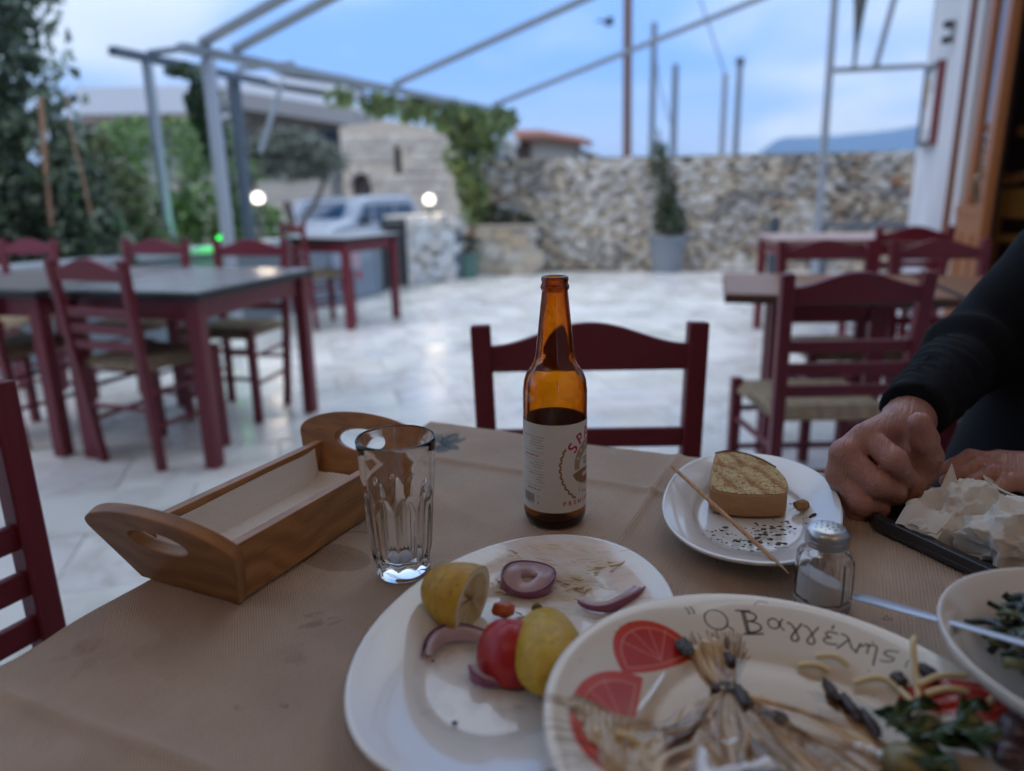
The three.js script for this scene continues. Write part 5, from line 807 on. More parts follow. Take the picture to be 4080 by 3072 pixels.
  const blob = (list, cell) => { const bs = list.map(([x, z, rr, y = 0]) => { const p = onBig(x, z, rr * 0.5 + y); return [p, p, rr]; }), f = union(bs, 0.004), P2 = bs.map((q) => q[0]); const lo = [0, 1, 2].map((k) => Math.min(...P2.map((q) => q[k])) - 0.014), hi = [0, 1, 2].map((k) => Math.max(...P2.map((q) => q[k])) + 0.014); return surfaceNet((x, y, z) => f(x, y, z) + 0.0032 * (fbm(x * 190, y * 190, z * 190, 3) - 0.5), lo, hi, cell); };
  solo('white_sauce', blob([[-0.052, -0.004, 0.0034], [-0.052, 0.003, 0.0044], [-0.054, 0.010, 0.005], [-0.055, 0.018, 0.0055], [-0.048, 0.018, 0.005], [-0.041, 0.016, 0.0055], [-0.035, 0.013, 0.0045], [-0.058, 0.027, 0.006], [-0.047, 0.026, 0.004]], 0.0011), cream, 'branching white sauce streak at the bottom middle of the printed plate', 'sauce');
  solo('white_sauce', blob([[-0.029, 0.012, 0.005], [-0.022, 0.009, 0.0045], [-0.016, 0.005, 0.0048], [-0.014, 0.011, 0.004]], 0.0011), cream, 'lumpy white sauce row right of the branching streak', 'sauce');
  solo('white_sauce', blob([[-0.037, -0.011, 0.0028], [-0.032, -0.010, 0.0030], [-0.028, -0.013, 0.0024]], 0.0009), cream, 'short white sauce curl above the branching streak', 'sauce');
  solo('white_sauce', blob([[0.047, -0.012, 0.003], [0.053, -0.009, 0.0028], [0.058, -0.004, 0.0032]], 0.001), cream, 'small white sauce smear left of the dark green leaves', 'sauce');
  solo('grey_mushroom', blob([[-0.030, 0.022, 0.008], [-0.020, 0.021, 0.008], [-0.011, 0.020, 0.007]], 0.0014), P([0.20, 0.19, 0.17], 0.25), 'grey cooked mushroom at the bottom edge behind the white sauce', 'vegetable');
  solo('artichoke_piece', lump(0.013, 0.009, 0.013, 61, 0.14, 4).translate(...onBig(0.066, 0.006, 0.006)), P([0.20, 0.165, 0.06], 0.3), 'yellowish green round vegetable piece left of the leaves', 'vegetable');
}
{ // toasted bread slice
  const t = thing('bread_slice', 'thick toasted bread slice lying on the small oval plate', 'bread', [0, 0, 0]);
  const sh = new THREE.Shape(), pts = [[0.213, 0.741], [0.247, 0.846], [0.262, 0.851], [0.278, 0.844], [0.292, 0.824], [0.300, 0.800], [0.3005, 0.772], [0.296, 0.748], [0.284, 0.722], [0.262, 0.719], [0.236, 0.722]];
  const c = new THREE.CatmullRomCurve3(pts.map(([x, z]) => V(x, z, 0)), true, 'catmullrom', 0.25).getPoints(90); c.forEach((p, i) => i ? sh.lineTo(p.x, p.y) : sh.moveTo(p.x, p.y)); sh.closePath();
  const crumbTex = tex(512, 512, (u, v) => {
    const n = fbm(u * 9, v * 9, 3, 5, 9, 9), p = fbm(u * 44, v * 30, 7, 3, 44, 30), st = 0.5 + 0.5 * Math.sin((u * 4 - v * 0.7 + 0.35 * n) * 6.2832), toast = clamp(0.10 + 0.75 * st * st * st + (n - 0.5) * 1.5 + (p - 0.5) * 0.7);
    let k = mixc([0.63, 0.47, 0.215], [0.40, 0.175, 0.045], toast); k = mixc(k, [0.22, 0.10, 0.035], sstep(0.70, 0.9, noise3(u * 52, v * 36, 4, 52, 36)) * 0.7); return mixc(k, [0.10, 0.085, 0.03], sstep(0.70, 0.80, fbm(u * 16, v * 16, 23, 4, 16, 16)) * 0.8);
  }, { srgb: true });
  const crumbBump = tex(512, 512, (u, v) => { const a = fbm(u * 30, v * 44, 7, 4, 30, 44), b = noise3(u * 60, v * 46, 4, 60, 46); return clamp(0.3 + 0.6 * a - 0.55 * sstep(0.72, 0.9, b)); });
  const body = new THREE.ExtrudeGeometry(sh, { depth: 0.0205, bevelEnabled: true, bevelSize: 0.002, bevelThickness: 0.002, bevelSegments: 3 }); body.rotateX(-Math.PI / 2); body.translate(0, onPlate + 0.003, 0);
  const face = new THREE.ShapeGeometry(sh); face.rotateX(-Math.PI / 2); face.translate(0, onPlate + 0.0262, 0); { const p = face.attributes.position, uv = face.attributes.uv; for (let i = 0; i < p.count; i++) uv.setXY(i, p.getX(i) * 10, p.getZ(i) * 10); }
  const crust = tex(256, 256, (u, v) => mixc([0.30, 0.145, 0.055], [0.46, 0.26, 0.11], fbm(u * 6, v * 6, 3, 4, 6, 6)), { srgb: true });
  const crustG = body; { const p = crustG.attributes.position, uv = crustG.attributes.uv; for (let i = 0; i < p.count; i++) uv.setXY(i, (p.getX(i) + p.getZ(i)) * 9, p.getY(i) * 20); }
  part('crust', crustG, M([1, 1, 1], 0.6, { map: crust, bumpMap: fineBump, bumpScale: 0.0008 }), t);
  part('crumb', face, M([1, 1, 1], 0.85, { map: crumbTex, bumpMap: crumbBump, bumpScale: 0.006 }), t);
  t.scale.z = -1; t.scale.z = 1; t.rotation.set(0.0, 0, 0);
  for (const m of t.children) { m.geometry.translate(0, 0, 0); }
  // burnt edge along the far side
  part('burnt_edge', tube([[0.246, onPlate + 0.0255, -0.846], [0.262, onPlate + 0.026, -0.851], [0.279, onPlate + 0.0255, -0.843], [0.293, onPlate + 0.0255, -0.823], [0.3005, onPlate + 0.0255, -0.797]], 0.0019, 30, 6), M([0.085, 0.032, 0.016], 0.8), t);
}
{
  const t = thing('wooden_skewer', 'pale wooden skewer lying across the small oval plate', 'skewer'); const a = V(0.183, 0.7885, -0.797), b = V(0.2355, 0.7770, -0.572), d = b.clone().sub(a);
  const at = (k) => a.clone().addScaledVector(d, k).toArray();
  part('shaft', rod(at(0), at(0.90), 0.0021, 0.0021, 12), M([0.52, 0.36, 0.205], 0.6, { map: rep(woodTex, 1, 1) }), t).material.color.setRGB(1.5, 1.65, 1.9);
  part('point', rod(at(0.90), at(1), 0.0021, 0.0003, 12), M([0.40, 0.27, 0.16], 0.6), t);
}
{ // herbs and toast crumbs
  const r = rng(71), L = [], D = [];
  for (let k = 0; k < 120; k++) { const u = r(), v = r(), cl = k % 7, x = mix(0.195, 0.285, ((cl * 0.37) % 1) * 0.7 + u * 0.3) + (r() - 0.5) * 0.02 * (1 + 2 * v), z = -0.655 - (x - 0.2) * 0.30 + (((cl * 0.61) % 1) - 0.5) * 0.05 + (r() - 0.5) * 0.03, q = 0.0007 + 0.0019 * r() * r(); (r() < 0.6 ? L : D).push(lump(q * 1.5, q * 0.45, q, k, 0.35, 1).translate(x, onPlate + 0.0009, z)); }
  for (let k = 0; k < 26; k++) { const q = 0.0006 + 0.001 * r(); (r() < 0.5 ? L : D).push(lump(q * 1.6, q * 0.5, q, k, 0.35, 1).translate(0.30 + r() * 0.03, onPlate + 0.0012 + r() * 0.001, -0.70 - r() * 0.05)); }
  solo('herb_flakes', mg(L), M([0.06, 0.065, 0.025], 0.8), 'dried green herb flakes sprinkled over the small oval plate', 'herbs').userData.kind = 'stuff';
  solo('toast_crumbs', mg(D), M([0.10, 0.04, 0.022], 0.8), 'dark brown crumbs sprinkled over the small oval plate', 'crumbs').userData.kind = 'stuff';
  solo('bread_crumb', sph(lump(0.0085, 0.006, 0.005, 4, 0.45, 4, 3).translate(0.309, onPlate + 0.006, -0.735)), M([0.40, 0.25, 0.11], 0.85, { bumpMap: fineBump, bumpScale: 0.002 }), 'torn golden bread crumb right of the slice', 'bread crumb');
  solo('burnt_flake', lump(0.0048, 0.0045, 0.0035, 9, 0.4, 3, 3).translate(0.312, onPlate + 0.0045, -0.708), M([0.05, 0.02, 0.014], 0.8), 'dark burnt flake below the torn bread crumb', 'bread crumb');
}
// ---- bread basket
{
  const t = thing('bread_basket', 'long wooden bread tray with rounded handle ends, left of the glass', 'tray', [-0.243, TY + 0.0035, -0.711], Math.atan2(0.43, -0.903) - Math.PI);       // local +z: towards the camera
  const wood = M([1.15, 1.12, 1.05], 0.42, { map: rep(woodTex, 3.2, 3.2), bumpMap: woodTex, bumpScale: 0.0004 }), woodB = M([1.0, 0.95, 0.88], 0.45, { map: rep(woodTex, 3, 3) });
  const half = 0.118, th = 0.012;
  for (const s of [-1, 1]) {                                         // handle boards lean outwards
    const sh = new THREE.Shape(); sh.moveTo(-0.060, 0); sh.lineTo(0.060, 0); sh.lineTo(0.0865, 0.060); sh.quadraticCurveTo(0.090, 0.068, 0.083, 0.0735); sh.bezierCurveTo(0.05, 0.099, -0.05, 0.099, -0.083, 0.0735); sh.quadraticCurveTo(-0.090, 0.068, -0.0865, 0.060); sh.closePath();
    const ho = new THREE.Path(); ho.absellipse(0, 0.062, 0.036, 0.0145, 0, Math.PI * 2, false); sh.holes.push(ho);
    const g = new THREE.ExtrudeGeometry(sh, { depth: th - 0.003, bevelEnabled: true, bevelSize: 0.0015, bevelThickness: 0.0015, bevelSegments: 2, curveSegments: 28 }); g.translate(0, 0, -th / 2); g.rotateX(s * 0.40); g.translate(0, 0.001, s * half);
    part('handle_board', g, s > 0 ? woodB : wood, t);
  }
  for (const s of [-1, 1]) { const g = grid(30, 1, (u, v) => [0, 0, 0]); const sh = new THREE.Shape(); sh.moveTo(-half + 0.008, 0.001); sh.lineTo(half - 0.008, 0.001); sh.lineTo(half + 0.0135, 0.052); sh.lineTo(-half - 0.0135, 0.052); sh.closePath(); const e = new THREE.ExtrudeGeometry(sh, { depth: 0.0085, bevelEnabled: true, bevelSize: 0.001, bevelThickness: 0.001, bevelSegments: 2 }); e.translate(0, 0, -0.0043); e.rotateY(Math.PI / 2); e.translate(s * 0.0545, 0, 0); part('side_board', e, wood, t); }
  part('bottom_board', box(0.10, 0.006, 2 * half - 0.004, 0, 0.004, 0), woodB, t);
  const n = thing('paper_napkin', 'white embossed paper napkin lining the wooden bread tray', 'napkin', [-0.243, TY + 0.0035, -0.711], t.rotation.y);
  const dots = tex(256, 256, (u, v) => { const a = u * 26, b = v * 30, x = a - Math.floor(a) - 0.5, y = (b + 0.5 * (Math.floor(a) & 1)) % 1 - 0.5; return 0.7 - 0.5 * sstep(0.32, 0.16, Math.hypot(x, y)) + 0.2 * (fbm(u * 20, v * 20, 4, 3, 20, 20) - 0.5); });
  part('sheet', grid(60, 80, (u, v) => { const z = mix(-half + 0.002, half - 0.008, v); let x, y; const s = u * 0.150; if (s < 0.042) { const k = s / 0.042; x = -0.0480 + 0.004 * k * k; y = 0.046 - 0.036 * k + 0.001 * Math.sin(v * 5); } else if (s < 0.058) { const k = (s - 0.042) / 0.016, a = k * Math.PI / 2; x = -0.044 + 0.010 * (1 - Math.cos(a)); y = 0.010 - 0.0035 * Math.sin(a); y = Math.max(y, 0.0085); } else { x = -0.034 + (s - 0.058) * 0.88; y = 0.0085 + 0.0016 * Math.sin((s - 0.05) * 40) + 0.0008 * (fbm(s * 60, v * 9, 3, 3) - 0.5) * 2; } if (v < 0.12) y += 0.012 * Math.pow(1 - v / 0.12, 2) * (s > 0.04 ? 1 : 0.3); y += 0.0016 * Math.exp(-Math.pow((s - 0.030) / 0.0016, 2)); return [x, y, z]; }, (u, v) => [u * 1.5, v * 2.4]), M([0.78, 0.77, 0.74], 0.85, { bumpMap: dots, bumpScale: 0.0012, side: THREE.DoubleSide }), n);
}
// ---- tumbler
const clear = new THREE.MeshPhysicalMaterial({ color: lin(1, 1, 1), roughness: 0.01, transmission: 1, thickness: 0.01, ior: 1.5, attenuationColor: lin(0.90, 0.95, 0.94), attenuationDistance: 0.15 });
{
  const t = thing('drinking_glass', 'empty clear fluted tumbler standing right of the bread tray', 'glass', [-0.105, TY + 0.0015, -0.630]);
  const H = 0.134, out = (y) => mix(0.0265, 0.0362, Math.pow(clamp(y / H), 1.05)) - 0.002 * Math.exp(-Math.pow((y - 0.012) / 0.008, 2));
  const NF = 10, prof = [];
  const flute = (a, y) => { const k = a * NF / 6.28318, f = Math.abs(k - Math.round(k)) * 2, top = 0.088 - 0.020 * f * f * 1.0, w = sstep(0.010, 0.020, y) * sstep(top, top - 0.006, y); return w * (0.0030 * (1 - f * f) - 0.0005); };
  const rows = []; const RO = (y) => rows.push([y, (a) => out(y) - flute(a, y)]);
  rows.push([0.0, () => 0.0001]); rows.push([0.0, () => 0.020]); rows.push([0.0008, (a) => 0.0236]); rows.push([0.003, (a) => 0.0255]);
  for (let y = 0.006; y < 0.132; y += 0.0026) RO(y);
  rows.push([0.1325, () => 0.0360]); rows.push([0.1340, () => 0.0352]); rows.push([0.1342, () => 0.0344]); rows.push([0.1335, () => 0.0338]); rows.push([0.130, () => 0.0336]);
  for (let y = 0.126; y > 0.022; y -= 0.006) { const yy = y; rows.push([yy, () => out(yy) - 0.0036 - 0.0022 * sstep(0.09, 0.05, yy)]); }
  rows.push([0.0175, () => 0.0195]); rows.push([0.0150, () => 0.014]); rows.push([0.0142, () => 0.007]); rows.push([0.0140, () => 0.0001]);
  part('body', grid(160, rows.length - 1, (u, v) => { const [y, f] = rows[Math.round(v * (rows.length - 1))], a = -u * 6.28318, r = f(((a % 6.28318) + 6.28318) % 6.28318); return [Math.cos(a) * r, y, Math.sin(a) * r]; }), clear, t);
}
// ---- beer bottle
{
  const t = thing('beer_bottle', 'brown glass beer bottle with a white printed label, in the middle of the table', 'bottle', [0.0445, TY + 0.0015, -0.742]);
  const o = [[0.0001, 0.003], [0.022, 0.002], [0.0275, 0.0], [0.0305, 0.002], [0.0330, 0.0085], [0.0335, 0.014], [0.0335, 0.10], [0.0335, 0.138], [0.0334, 0.1455], [0.0322, 0.1555], [0.0295, 0.163], [0.0255, 0.169], [0.0222, 0.174], [0.0205, 0.179], [0.0192, 0.188], [0.0180, 0.200], [0.0160, 0.220], [0.0143, 0.236], [0.0131, 0.2468], [0.0130, 0.2482], [0.0141, 0.2492], [0.0145, 0.2515], [0.0140, 0.2538], [0.0131, 0.2546], [0.0132, 0.2565], [0.0138, 0.2585], [0.0138, 0.2605], [0.0130, 0.2620], [0.0115, 0.2622]];
  const inn = [[0.0102, 0.2605], [0.0098, 0.256], [0.0100, 0.247], [0.0115, 0.236], [0.0134, 0.220], [0.0154, 0.200], [0.0166, 0.188], [0.0178, 0.180], [0.0196, 0.175], [0.0232, 0.169], [0.0272, 0.163], [0.0298, 0.1555], [0.0310, 0.1455], [0.0312, 0.138], [0.0312, 0.014], [0.0295, 0.008], [0.024, 0.0055], [0.0001, 0.0075]];
  const amber = new THREE.MeshPhysicalMaterial({ color: lin(1, 1, 1), roughness: 0.015, transmission: 1, thickness: 0.01, ior: 1.5, attenuationColor: lin(0.72, 0.35, 0.015), attenuationDistance: 0.0026 });
  part('glass', lathe([...o, ...inn], 80), amber, t);
  const W = 2048, H = 924, lab = canvasTex(W, H, (c) => {
    const mm = W / 212, X = (deg) => W / 2 + deg / 360 * W, Y = (y) => y * mm;
    c.fillStyle = '#d4d0c6'; c.fillRect(0, 0, W, H); c.fillStyle = '#dad6cc'; c.fillRect(0, 0, W, 3); c.fillRect(0, H - 4, W, 4);
    // left text block
    const right = X(-19); c.textAlign = 'right'; c.textBaseline = 'middle';
    c.fillStyle = '#4a4640'; c.font = '17px sans-serif'; const lines = (y, arr, f = 17, st = 2.9) => { c.font = f + 'px sans-serif'; arr.forEach((s, i) => c.fillText(s, right - (i % 3) * 14, Y(y + i * st))); };
    lines(14, ['ΕΜΦΙΑΛΩΝΕΤΑΙ ΑΠΟ ΤΗ ΖΥΘΟΠΟΙΙΑ', 'ΣΠΑΡΤΗΣ ΛΑΚΩΝΙΑ', 'ΥΔΩΡ ΒΥΝΗ ΚΡΙΘΗΣ', 'ΛΥΚΙΣΚΟΣ ΜΑΓΙΑ ΠΡΟΪΟΝ', 'ΕΛΛΗΝΙΚΟ']);
    c.fillRect(right - 330, Y(30), 330, 2); c.fillRect(right - 330, Y(38), 330, 2); c.fillRect(right - 330, Y(51), 330, 2); c.fillRect(right - 330, Y(67), 330, 2);
    c.fillStyle = '#a8283a'; c.font = 'bold 30px sans-serif'; c.fillText('spartabeer.gr', right - 60, Y(34)); c.fillStyle = '#4a4640';
    lines(41, ['ΑΝΑΛΩΣΗ ΚΑΤΑ', 'ΠΡΟΤΙΜΗΣΗ ΠΡΙΝ ΑΠΟ', 'ΒΛΕΠΕ ΦΙΑΛΗ'], 17, 3.0); lines(54, ['ΔΙΑΤΗΡΕΙΤΑΙ ΣΕ ΔΡΟΣΕΡΟ', 'ΜΕΡΟΣ', 'ΠΕΡΙΕΧΕΙ', 'ΓΛΟΥΤΕΝΗ'], 17, 3.0);
    c.font = 'bold 27px sans-serif'; c.fillText('330ml  5% vol', right - 46, Y(71));
    c.fillStyle = '#2a2a30'; const br = rng(5); let x = X(-70); while (x < X(-40)) { const w = 2 + br() * 6; c.fillRect(x, Y(77), w, Y(10)); x += w + 2 + br() * 6; } c.font = '15px sans-serif'; c.fillText('5 200134 567891', X(-40), Y(88.6));
    c.strokeStyle = '#7d5a52'; c.lineWidth = 4; for (let k = 0; k < 3; k++) { c.beginPath(); c.arc(X(-32), Y(79.5), 15, k * 2.1, k * 2.1 + 1.6); c.stroke(); } c.fillStyle = '#7d5a52'; c.beginPath(); c.arc(X(-32), Y(84.4), 5, 0, 7); c.fill(); c.fillRect(X(-32) - 6, Y(85.2), 12, 26);
    // emblem: bust with crested helmet inside a ring of words and ears of grain
    const cx = X(80), cy = Y(47), brown = '#8a6a45', dk = '#6a4e33';
    const arc = (s, r, a0, da, font, fill, flip = 1) => { c.font = font; c.fillStyle = fill; c.textAlign = 'center'; [...s].forEach((ch, i) => { const a = a0 + i * da; c.save(); c.translate(cx + Math.sin(a) * r, cy - Math.cos(a) * r * flip); c.rotate(a * flip); c.fillText(ch, 0, 0); c.restore(); }); };
    arc('SPARTA', 35 * mm, -0.92, 0.368, 'bold 168px sans-serif', '#b02438');
    arc('LAKONIA', 32 * mm, -0.60, 0.20, 'bold 52px sans-serif', '#6a5a48', -1);
    c.fillStyle = brown; for (const s of [-1, 1]) for (let k = 0; k < 9; k++) { const a = s * (1.95 + k * -0.145 + 0.0) + (s < 0 ? -0.0 : 0), q = Math.PI - Math.abs(a) * 0 ; const th = s * (2.45 - k * 0.165), r = 42 * mm; c.save(); c.translate(cx + Math.sin(th) * r, cy - Math.cos(th) * r); c.rotate(th); for (const d of [-1, 1]) { c.beginPath(); c.ellipse(d * 15, 0, 21, 12, d * 0.7, 0, 7); c.fill(); } c.restore(); if (k === 8) { c.strokeStyle = dk; c.lineWidth = 6; c.beginPath(); c.moveTo(cx + Math.sin(th) * r, cy - Math.cos(th) * r); c.lineTo(cx + Math.sin(th * 0.93) * r * 0.99, cy - Math.cos(th * 0.91) * r * 1.04); c.stroke(); } }
    c.fillStyle = '#a08a68'; c.beginPath(); c.arc(cx, cy - 20, 26 * mm, Math.PI * 0.93, Math.PI * 2.07); c.fill(); c.fillStyle = '#d4d0c6'; c.beginPath(); c.ellipse(cx, cy + 10, 19 * mm, 17 * mm, 0, 0, 7); c.fill();
    c.fillStyle = '#c9c2b2'; for (let k = 0; k < 7; k++) { const a = -1.25 + k * 0.42; c.beginPath(); c.arc(cx + Math.sin(a) * 22 * mm, cy - 20 - Math.cos(a) * 21 * mm, 17, 0, 7); c.fill(); }
    c.strokeStyle = dk; c.lineWidth = 8; for (const s of [-1, 1]) { c.beginPath(); c.ellipse(cx + s * 78, cy - 30, 34, 26, 0, 0, 7); c.stroke(); c.beginPath(); c.arc(cx + s * 78, cy - 26, 12, 0, 7); c.stroke(); c.beginPath(); c.moveTo(cx + s * 140, cy - 60); c.quadraticCurveTo(cx + s * 76, cy - 92, cx + s * 22, cy - 50); c.stroke(); c.beginPath(); c.moveTo(cx + s * 24, cy - 34); c.quadraticCurveTo(cx + s * 34, cy + 30, cx + s * 60, cy + 40); c.stroke(); }
    c.fillStyle = brown; c.beginPath(); c.moveTo(cx - 270, cy + 76); c.quadraticCurveTo(cx - 120, cy + 6, cx, cy + 66); c.quadraticCurveTo(cx + 120, cy + 6, cx + 270, cy + 76); c.quadraticCurveTo(cx + 230, cy + 200, cx, cy + 214); c.quadraticCurveTo(cx - 230, cy + 200, cx - 270, cy + 76); c.fill();
    for (let k = 0; k < 17; k++) { const q = -1 + k / 8; c.beginPath(); c.moveTo(cx + q * 200 - 14, cy + 190 - 60 * q * q); c.lineTo(cx + q * 225, cy + 250 - 90 * q * q); c.lineTo(cx + q * 200 + 14, cy + 190 - 60 * q * q); c.fill(); }
    c.fillStyle = '#d4d0c6'; c.fillRect(cx - 130, cy + 86, 260, 44); c.fillStyle = brown; for (let k = 0; k < 6; k++) c.fillRect(cx - 120 + k * 44, cy + 84, 7, 48); c.fillStyle = '#a8283a'; c.fillRect(cx - 84, cy + 130, 168, 54);
    c.font = 'bold 66px sans-serif'; c.fillStyle = '#b02438'; c.textAlign = 'center'; c.save(); c.translate(cx, Y(86)); 'PREMIUM LAGER'.split('').forEach((ch, i) => c.fillText(ch, (i - 6) * 60, 0)); c.restore();
  });
  part('label', new THREE.CylinderGeometry(0.03372, 0.03372, 0.0955, 80, 1, true, -Math.PI, 2 * Math.PI).translate(0, 0.0685, 0), M([0.96, 0.96, 0.96], 0.55, { map: lab, side: THREE.DoubleSide }), t);
  t.rotation.y = -0.05;
}
// ---- salt shaker
{
  const t = thing('salt_shaker', 'glass salt shaker with a perforated metal cap', 'salt shaker', [0.2580, TY + 0.0015, -0.557]);
  const ro = (y) => y < 0.052 ? 0.0225 + 0.0008 * Math.sin(y * 60) : mix(0.0225, 0.0150, sstep(0.052, 0.0635, y));
  const rows = [[0, 0.0001], [0, 0.019], [0.001, 0.0213], [0.004, 0.0225]]; for (let y = 0.008; y <= 0.064; y += 0.004) rows.push([y, ro(y)]); rows.push([0.066, 0.0142]); rows.push([0.066, 0.0122]); for (let y = 0.062; y >= 0.010; y -= 0.004) rows.push([y, ro(y) - 0.0032]); rows.push([0.0075, 0.015]); rows.push([0.007, 0.0001]);
  const fac8 = (a, r) => { const n = 10, k = Math.PI / n, b = ((a % (2 * k)) + 2 * k) % (2 * k) - k; return r * mix(1, Math.cos(k) / Math.cos(b), 0.85); };
  part('jar', grid(120, rows.length - 1, (u, v) => { const [y, r] = rows[Math.round(v * (rows.length - 1))], a = -u * 6.28318, q = r > 0.016 && y > 0.003 && y < 0.055 ? fac8(a + 10 * Math.PI, r) : r; return [Math.cos(a) * q, y, Math.sin(a) * q]; }), clear, t);
  part('salt', grid(40, 8, (u, v) => { const a = -u * 6.28318, k = [[0, 0.0078], [0.5, 0.0078], [1, 0.0079], [1, 0.012], [1, 1], [0.7, 1], [0.35, 1], [0.1, 1], [0, 1]][Math.round(v * 8)], r = k[0] * 0.0188; const x = Math.cos(a) * r, z = Math.sin(a) * r; return [x, k[1] === 1 ? 0.030 - x * 0.42 + 0.05 * z : k[1], z]; }), M([0.80, 0.80, 0.80], 0.9, { bumpMap: fineBump, bumpScale: 0.001 }), t);
  const metal = M([0.50, 0.50, 0.50], 0.32, { metalness: 1, bumpMap: fineBump, bumpScale: 0.0002 });
  part('cap', lathe([[0.0157, 0.0635], [0.0168, 0.0645], [0.0168, 0.0665], [0.0162, 0.0672], [0.0168, 0.068], [0.0168, 0.070], [0.0162, 0.0708], [0.0167, 0.0716], [0.0167, 0.0755], [0.0158, 0.0785], [0.012, 0.0805], [0.006, 0.0815], [0.0001, 0.0817]], 48), metal, t);
  t.scale.set(1.02, 0.93, 1.02);
  const r = rng(4), holes = []; for (let k = 0; k < 19; k++) { const a = k * 2.4, d = 0.0022 * Math.sqrt(k) * 1.12; holes.push(new THREE.CylinderGeometry(0.0006, 0.0006, 0.0006, 8).translate(Math.cos(a) * d, 0.0819 - d * d * 12, Math.sin(a) * d)); }
  part('holes', mg(holes), M([0.02, 0.02, 0.02], 0.9), t);
}
// ---- bowl of greens, fork handle, slate tray, tissues, small dish
{
  const bowlP = curve([[0.001, 0.012], [0.30, 0.0125], [0.48, 0.017], [0.66, 0.028], [0.84, 0.044], [0.95, 0.0565], [0.985, 0.0592], [1.0, 0.058], [0.995, 0.054], [0.88, 0.040], [0.70, 0.022], [0.56, 0.009], [0.48, 0.002], [0.44, 0.0003], [0.40, 0.004], [0.001, 0.006]], 56);
  const t = thing('white_bowl', 'white bowl with dark boiled greens at the right edge', 'bowl', [0.391, TY + 0.002, -0.402]);
  part('dish', plateGeo(bowlP, 0.112, 0.112, 80), P([0.70, 0.69, 0.65], 0.16, { clearcoat: 0.6, clearcoatRoughness: 0.06 }), t);
  const r = rng(66), G = [[], []];
  for (let k = 0; k < 150; k++) { const a = r() * 6.28, d = Math.sqrt(r()) * 0.080, x = 0.395 + Math.cos(a) * d, z = -0.400 + Math.sin(a) * d, y = TY + 0.030 + 0.024 * (1 - d / 0.085) + r() * 0.008 + d * 0.22, q = r() * 6.28, l = 0.02 + 0.03 * r(); G[r() < 0.82 ? 0 : 1].push(tube([0, 1, 2, 3].map((i) => [x + Math.cos(q + i * 0.5) * l * (i / 3 - 0.5), y + 0.005 * Math.sin(i * 2 + k), z + Math.sin(q + i * 0.5) * l * (i / 3 - 0.5)]), 0.0016 + 0.0026 * r(), 10, 6)); }
  solo('boiled_greens', mg(G[0]), P([0.016, 0.032, 0.020], 0.18), 'glossy dark boiled greens heaped in the white bowl', 'greens').userData.kind = 'stuff';
  solo('greens_stalks', mg(G[1]), P([0.13, 0.16, 0.075], 0.2), 'paler stalks among the dark boiled greens', 'greens').userData.kind = 'stuff';
}
{
  const t = thing('steel_fork', 'steel fork lying over the rim of the white bowl, handle to the left', 'fork'); const a = V(0.2745, 0.777, -0.537), b = V(0.322, 0.832, -0.375), d = b.clone().sub(a), L = d.length(), dir = d.clone().normalize(), sd = dir.clone().cross(V(0, 1, 0)).normalize(), up = sd.clone().cross(dir);
  const w = (u) => u < 0.06 ? 0.0085 * Math.sqrt(clamp(u / 0.06)) : mix(0.0085, 0.0034, sstep(0.05, 0.7, u)), m = M([0.50, 0.51, 0.54], 0.42, { metalness: 1 });
  part('handle', grid(40, 12, (u, v) => { const q = v * 6.2832, p = a.clone().addScaledVector(dir, u * L).addScaledVector(sd, Math.cos(q) * Math.max(w(u), 0.0002)).addScaledVector(up, Math.sign(Math.sin(q)) * Math.sqrt(Math.abs(Math.sin(q))) * 0.0015 * Math.min(1, u * 20 + 0.05)); return p.toArray(); }), m, t);
  const hd = b.clone(), e = dir.clone().multiplyScalar(1); e.y = -0.25; e.normalize();
  for (let k = 0; k < 4; k++) { const o = (k - 1.5) * 0.0055; part('tine', tube([hd.clone().addScaledVector(sd, o * 0.5).toArray(), hd.clone().addScaledVector(e, 0.02).addScaledVector(sd, o).toArray(), hd.clone().addScaledVector(e, 0.055).addScaledVector(sd, o).toArray()], 0.0015, 8, 6), m, t); }
}
{
  const a = V(0.365, 0, -0.716), dir = V(0.405, 0, 0.914), sd = V(0.914, 0, -0.405);                   // long slate tray running under the bowl's far side
  const t = thing('dark_tray', 'long dark tray with rounded corners under the crumpled tissues', 'tray');
  const sh = new THREE.Shape(), L = 0.40, W = 0.150, r = 0.028; sh.moveTo(r, 0); sh.lineTo(L - r, 0); sh.quadraticCurveTo(L, 0, L, r); sh.lineTo(L, W - r); sh.quadraticCurveTo(L, W, L - r, W); sh.lineTo(r, W); sh.quadraticCurveTo(0, W, 0, W - r); sh.lineTo(0, r); sh.quadraticCurveTo(0, 0, r, 0);
  const inner = new THREE.Path(); const k = 0.008; inner.moveTo(r, k); inner.lineTo(L - r, k); inner.quadraticCurveTo(L - k, k, L - k, r); inner.lineTo(L - k, W - r); inner.quadraticCurveTo(L - k, W - k, L - r, W - k); inner.lineTo(r, W - k); inner.quadraticCurveTo(k, W - k, k, W - r); inner.lineTo(k, r); inner.quadraticCurveTo(k, k, r, k);
  const base = new THREE.ExtrudeGeometry(sh, { depth: 0.004, bevelEnabled: true, bevelSize: 0.001, bevelThickness: 0.001, bevelSegments: 2 }); const rim = sh.clone(); rim.holes.push(inner); const lip = new THREE.ExtrudeGeometry(rim, { depth: 0.0075, bevelEnabled: true, bevelSize: 0.001, bevelThickness: 0.0012, bevelSegments: 2 }); lip.translate(0, 0, 0.005);
  const mm = new THREE.Matrix4().makeBasis(dir, sd, V(0, 1, 0)).setPosition(a.x, TY + 0.0035, a.z), m = P([0.028, 0.028, 0.032], 0.22, { side: THREE.DoubleSide });
  part('base', base.applyMatrix4(mm), m, t); part('rim', lip.applyMatrix4(mm), m, t);
}
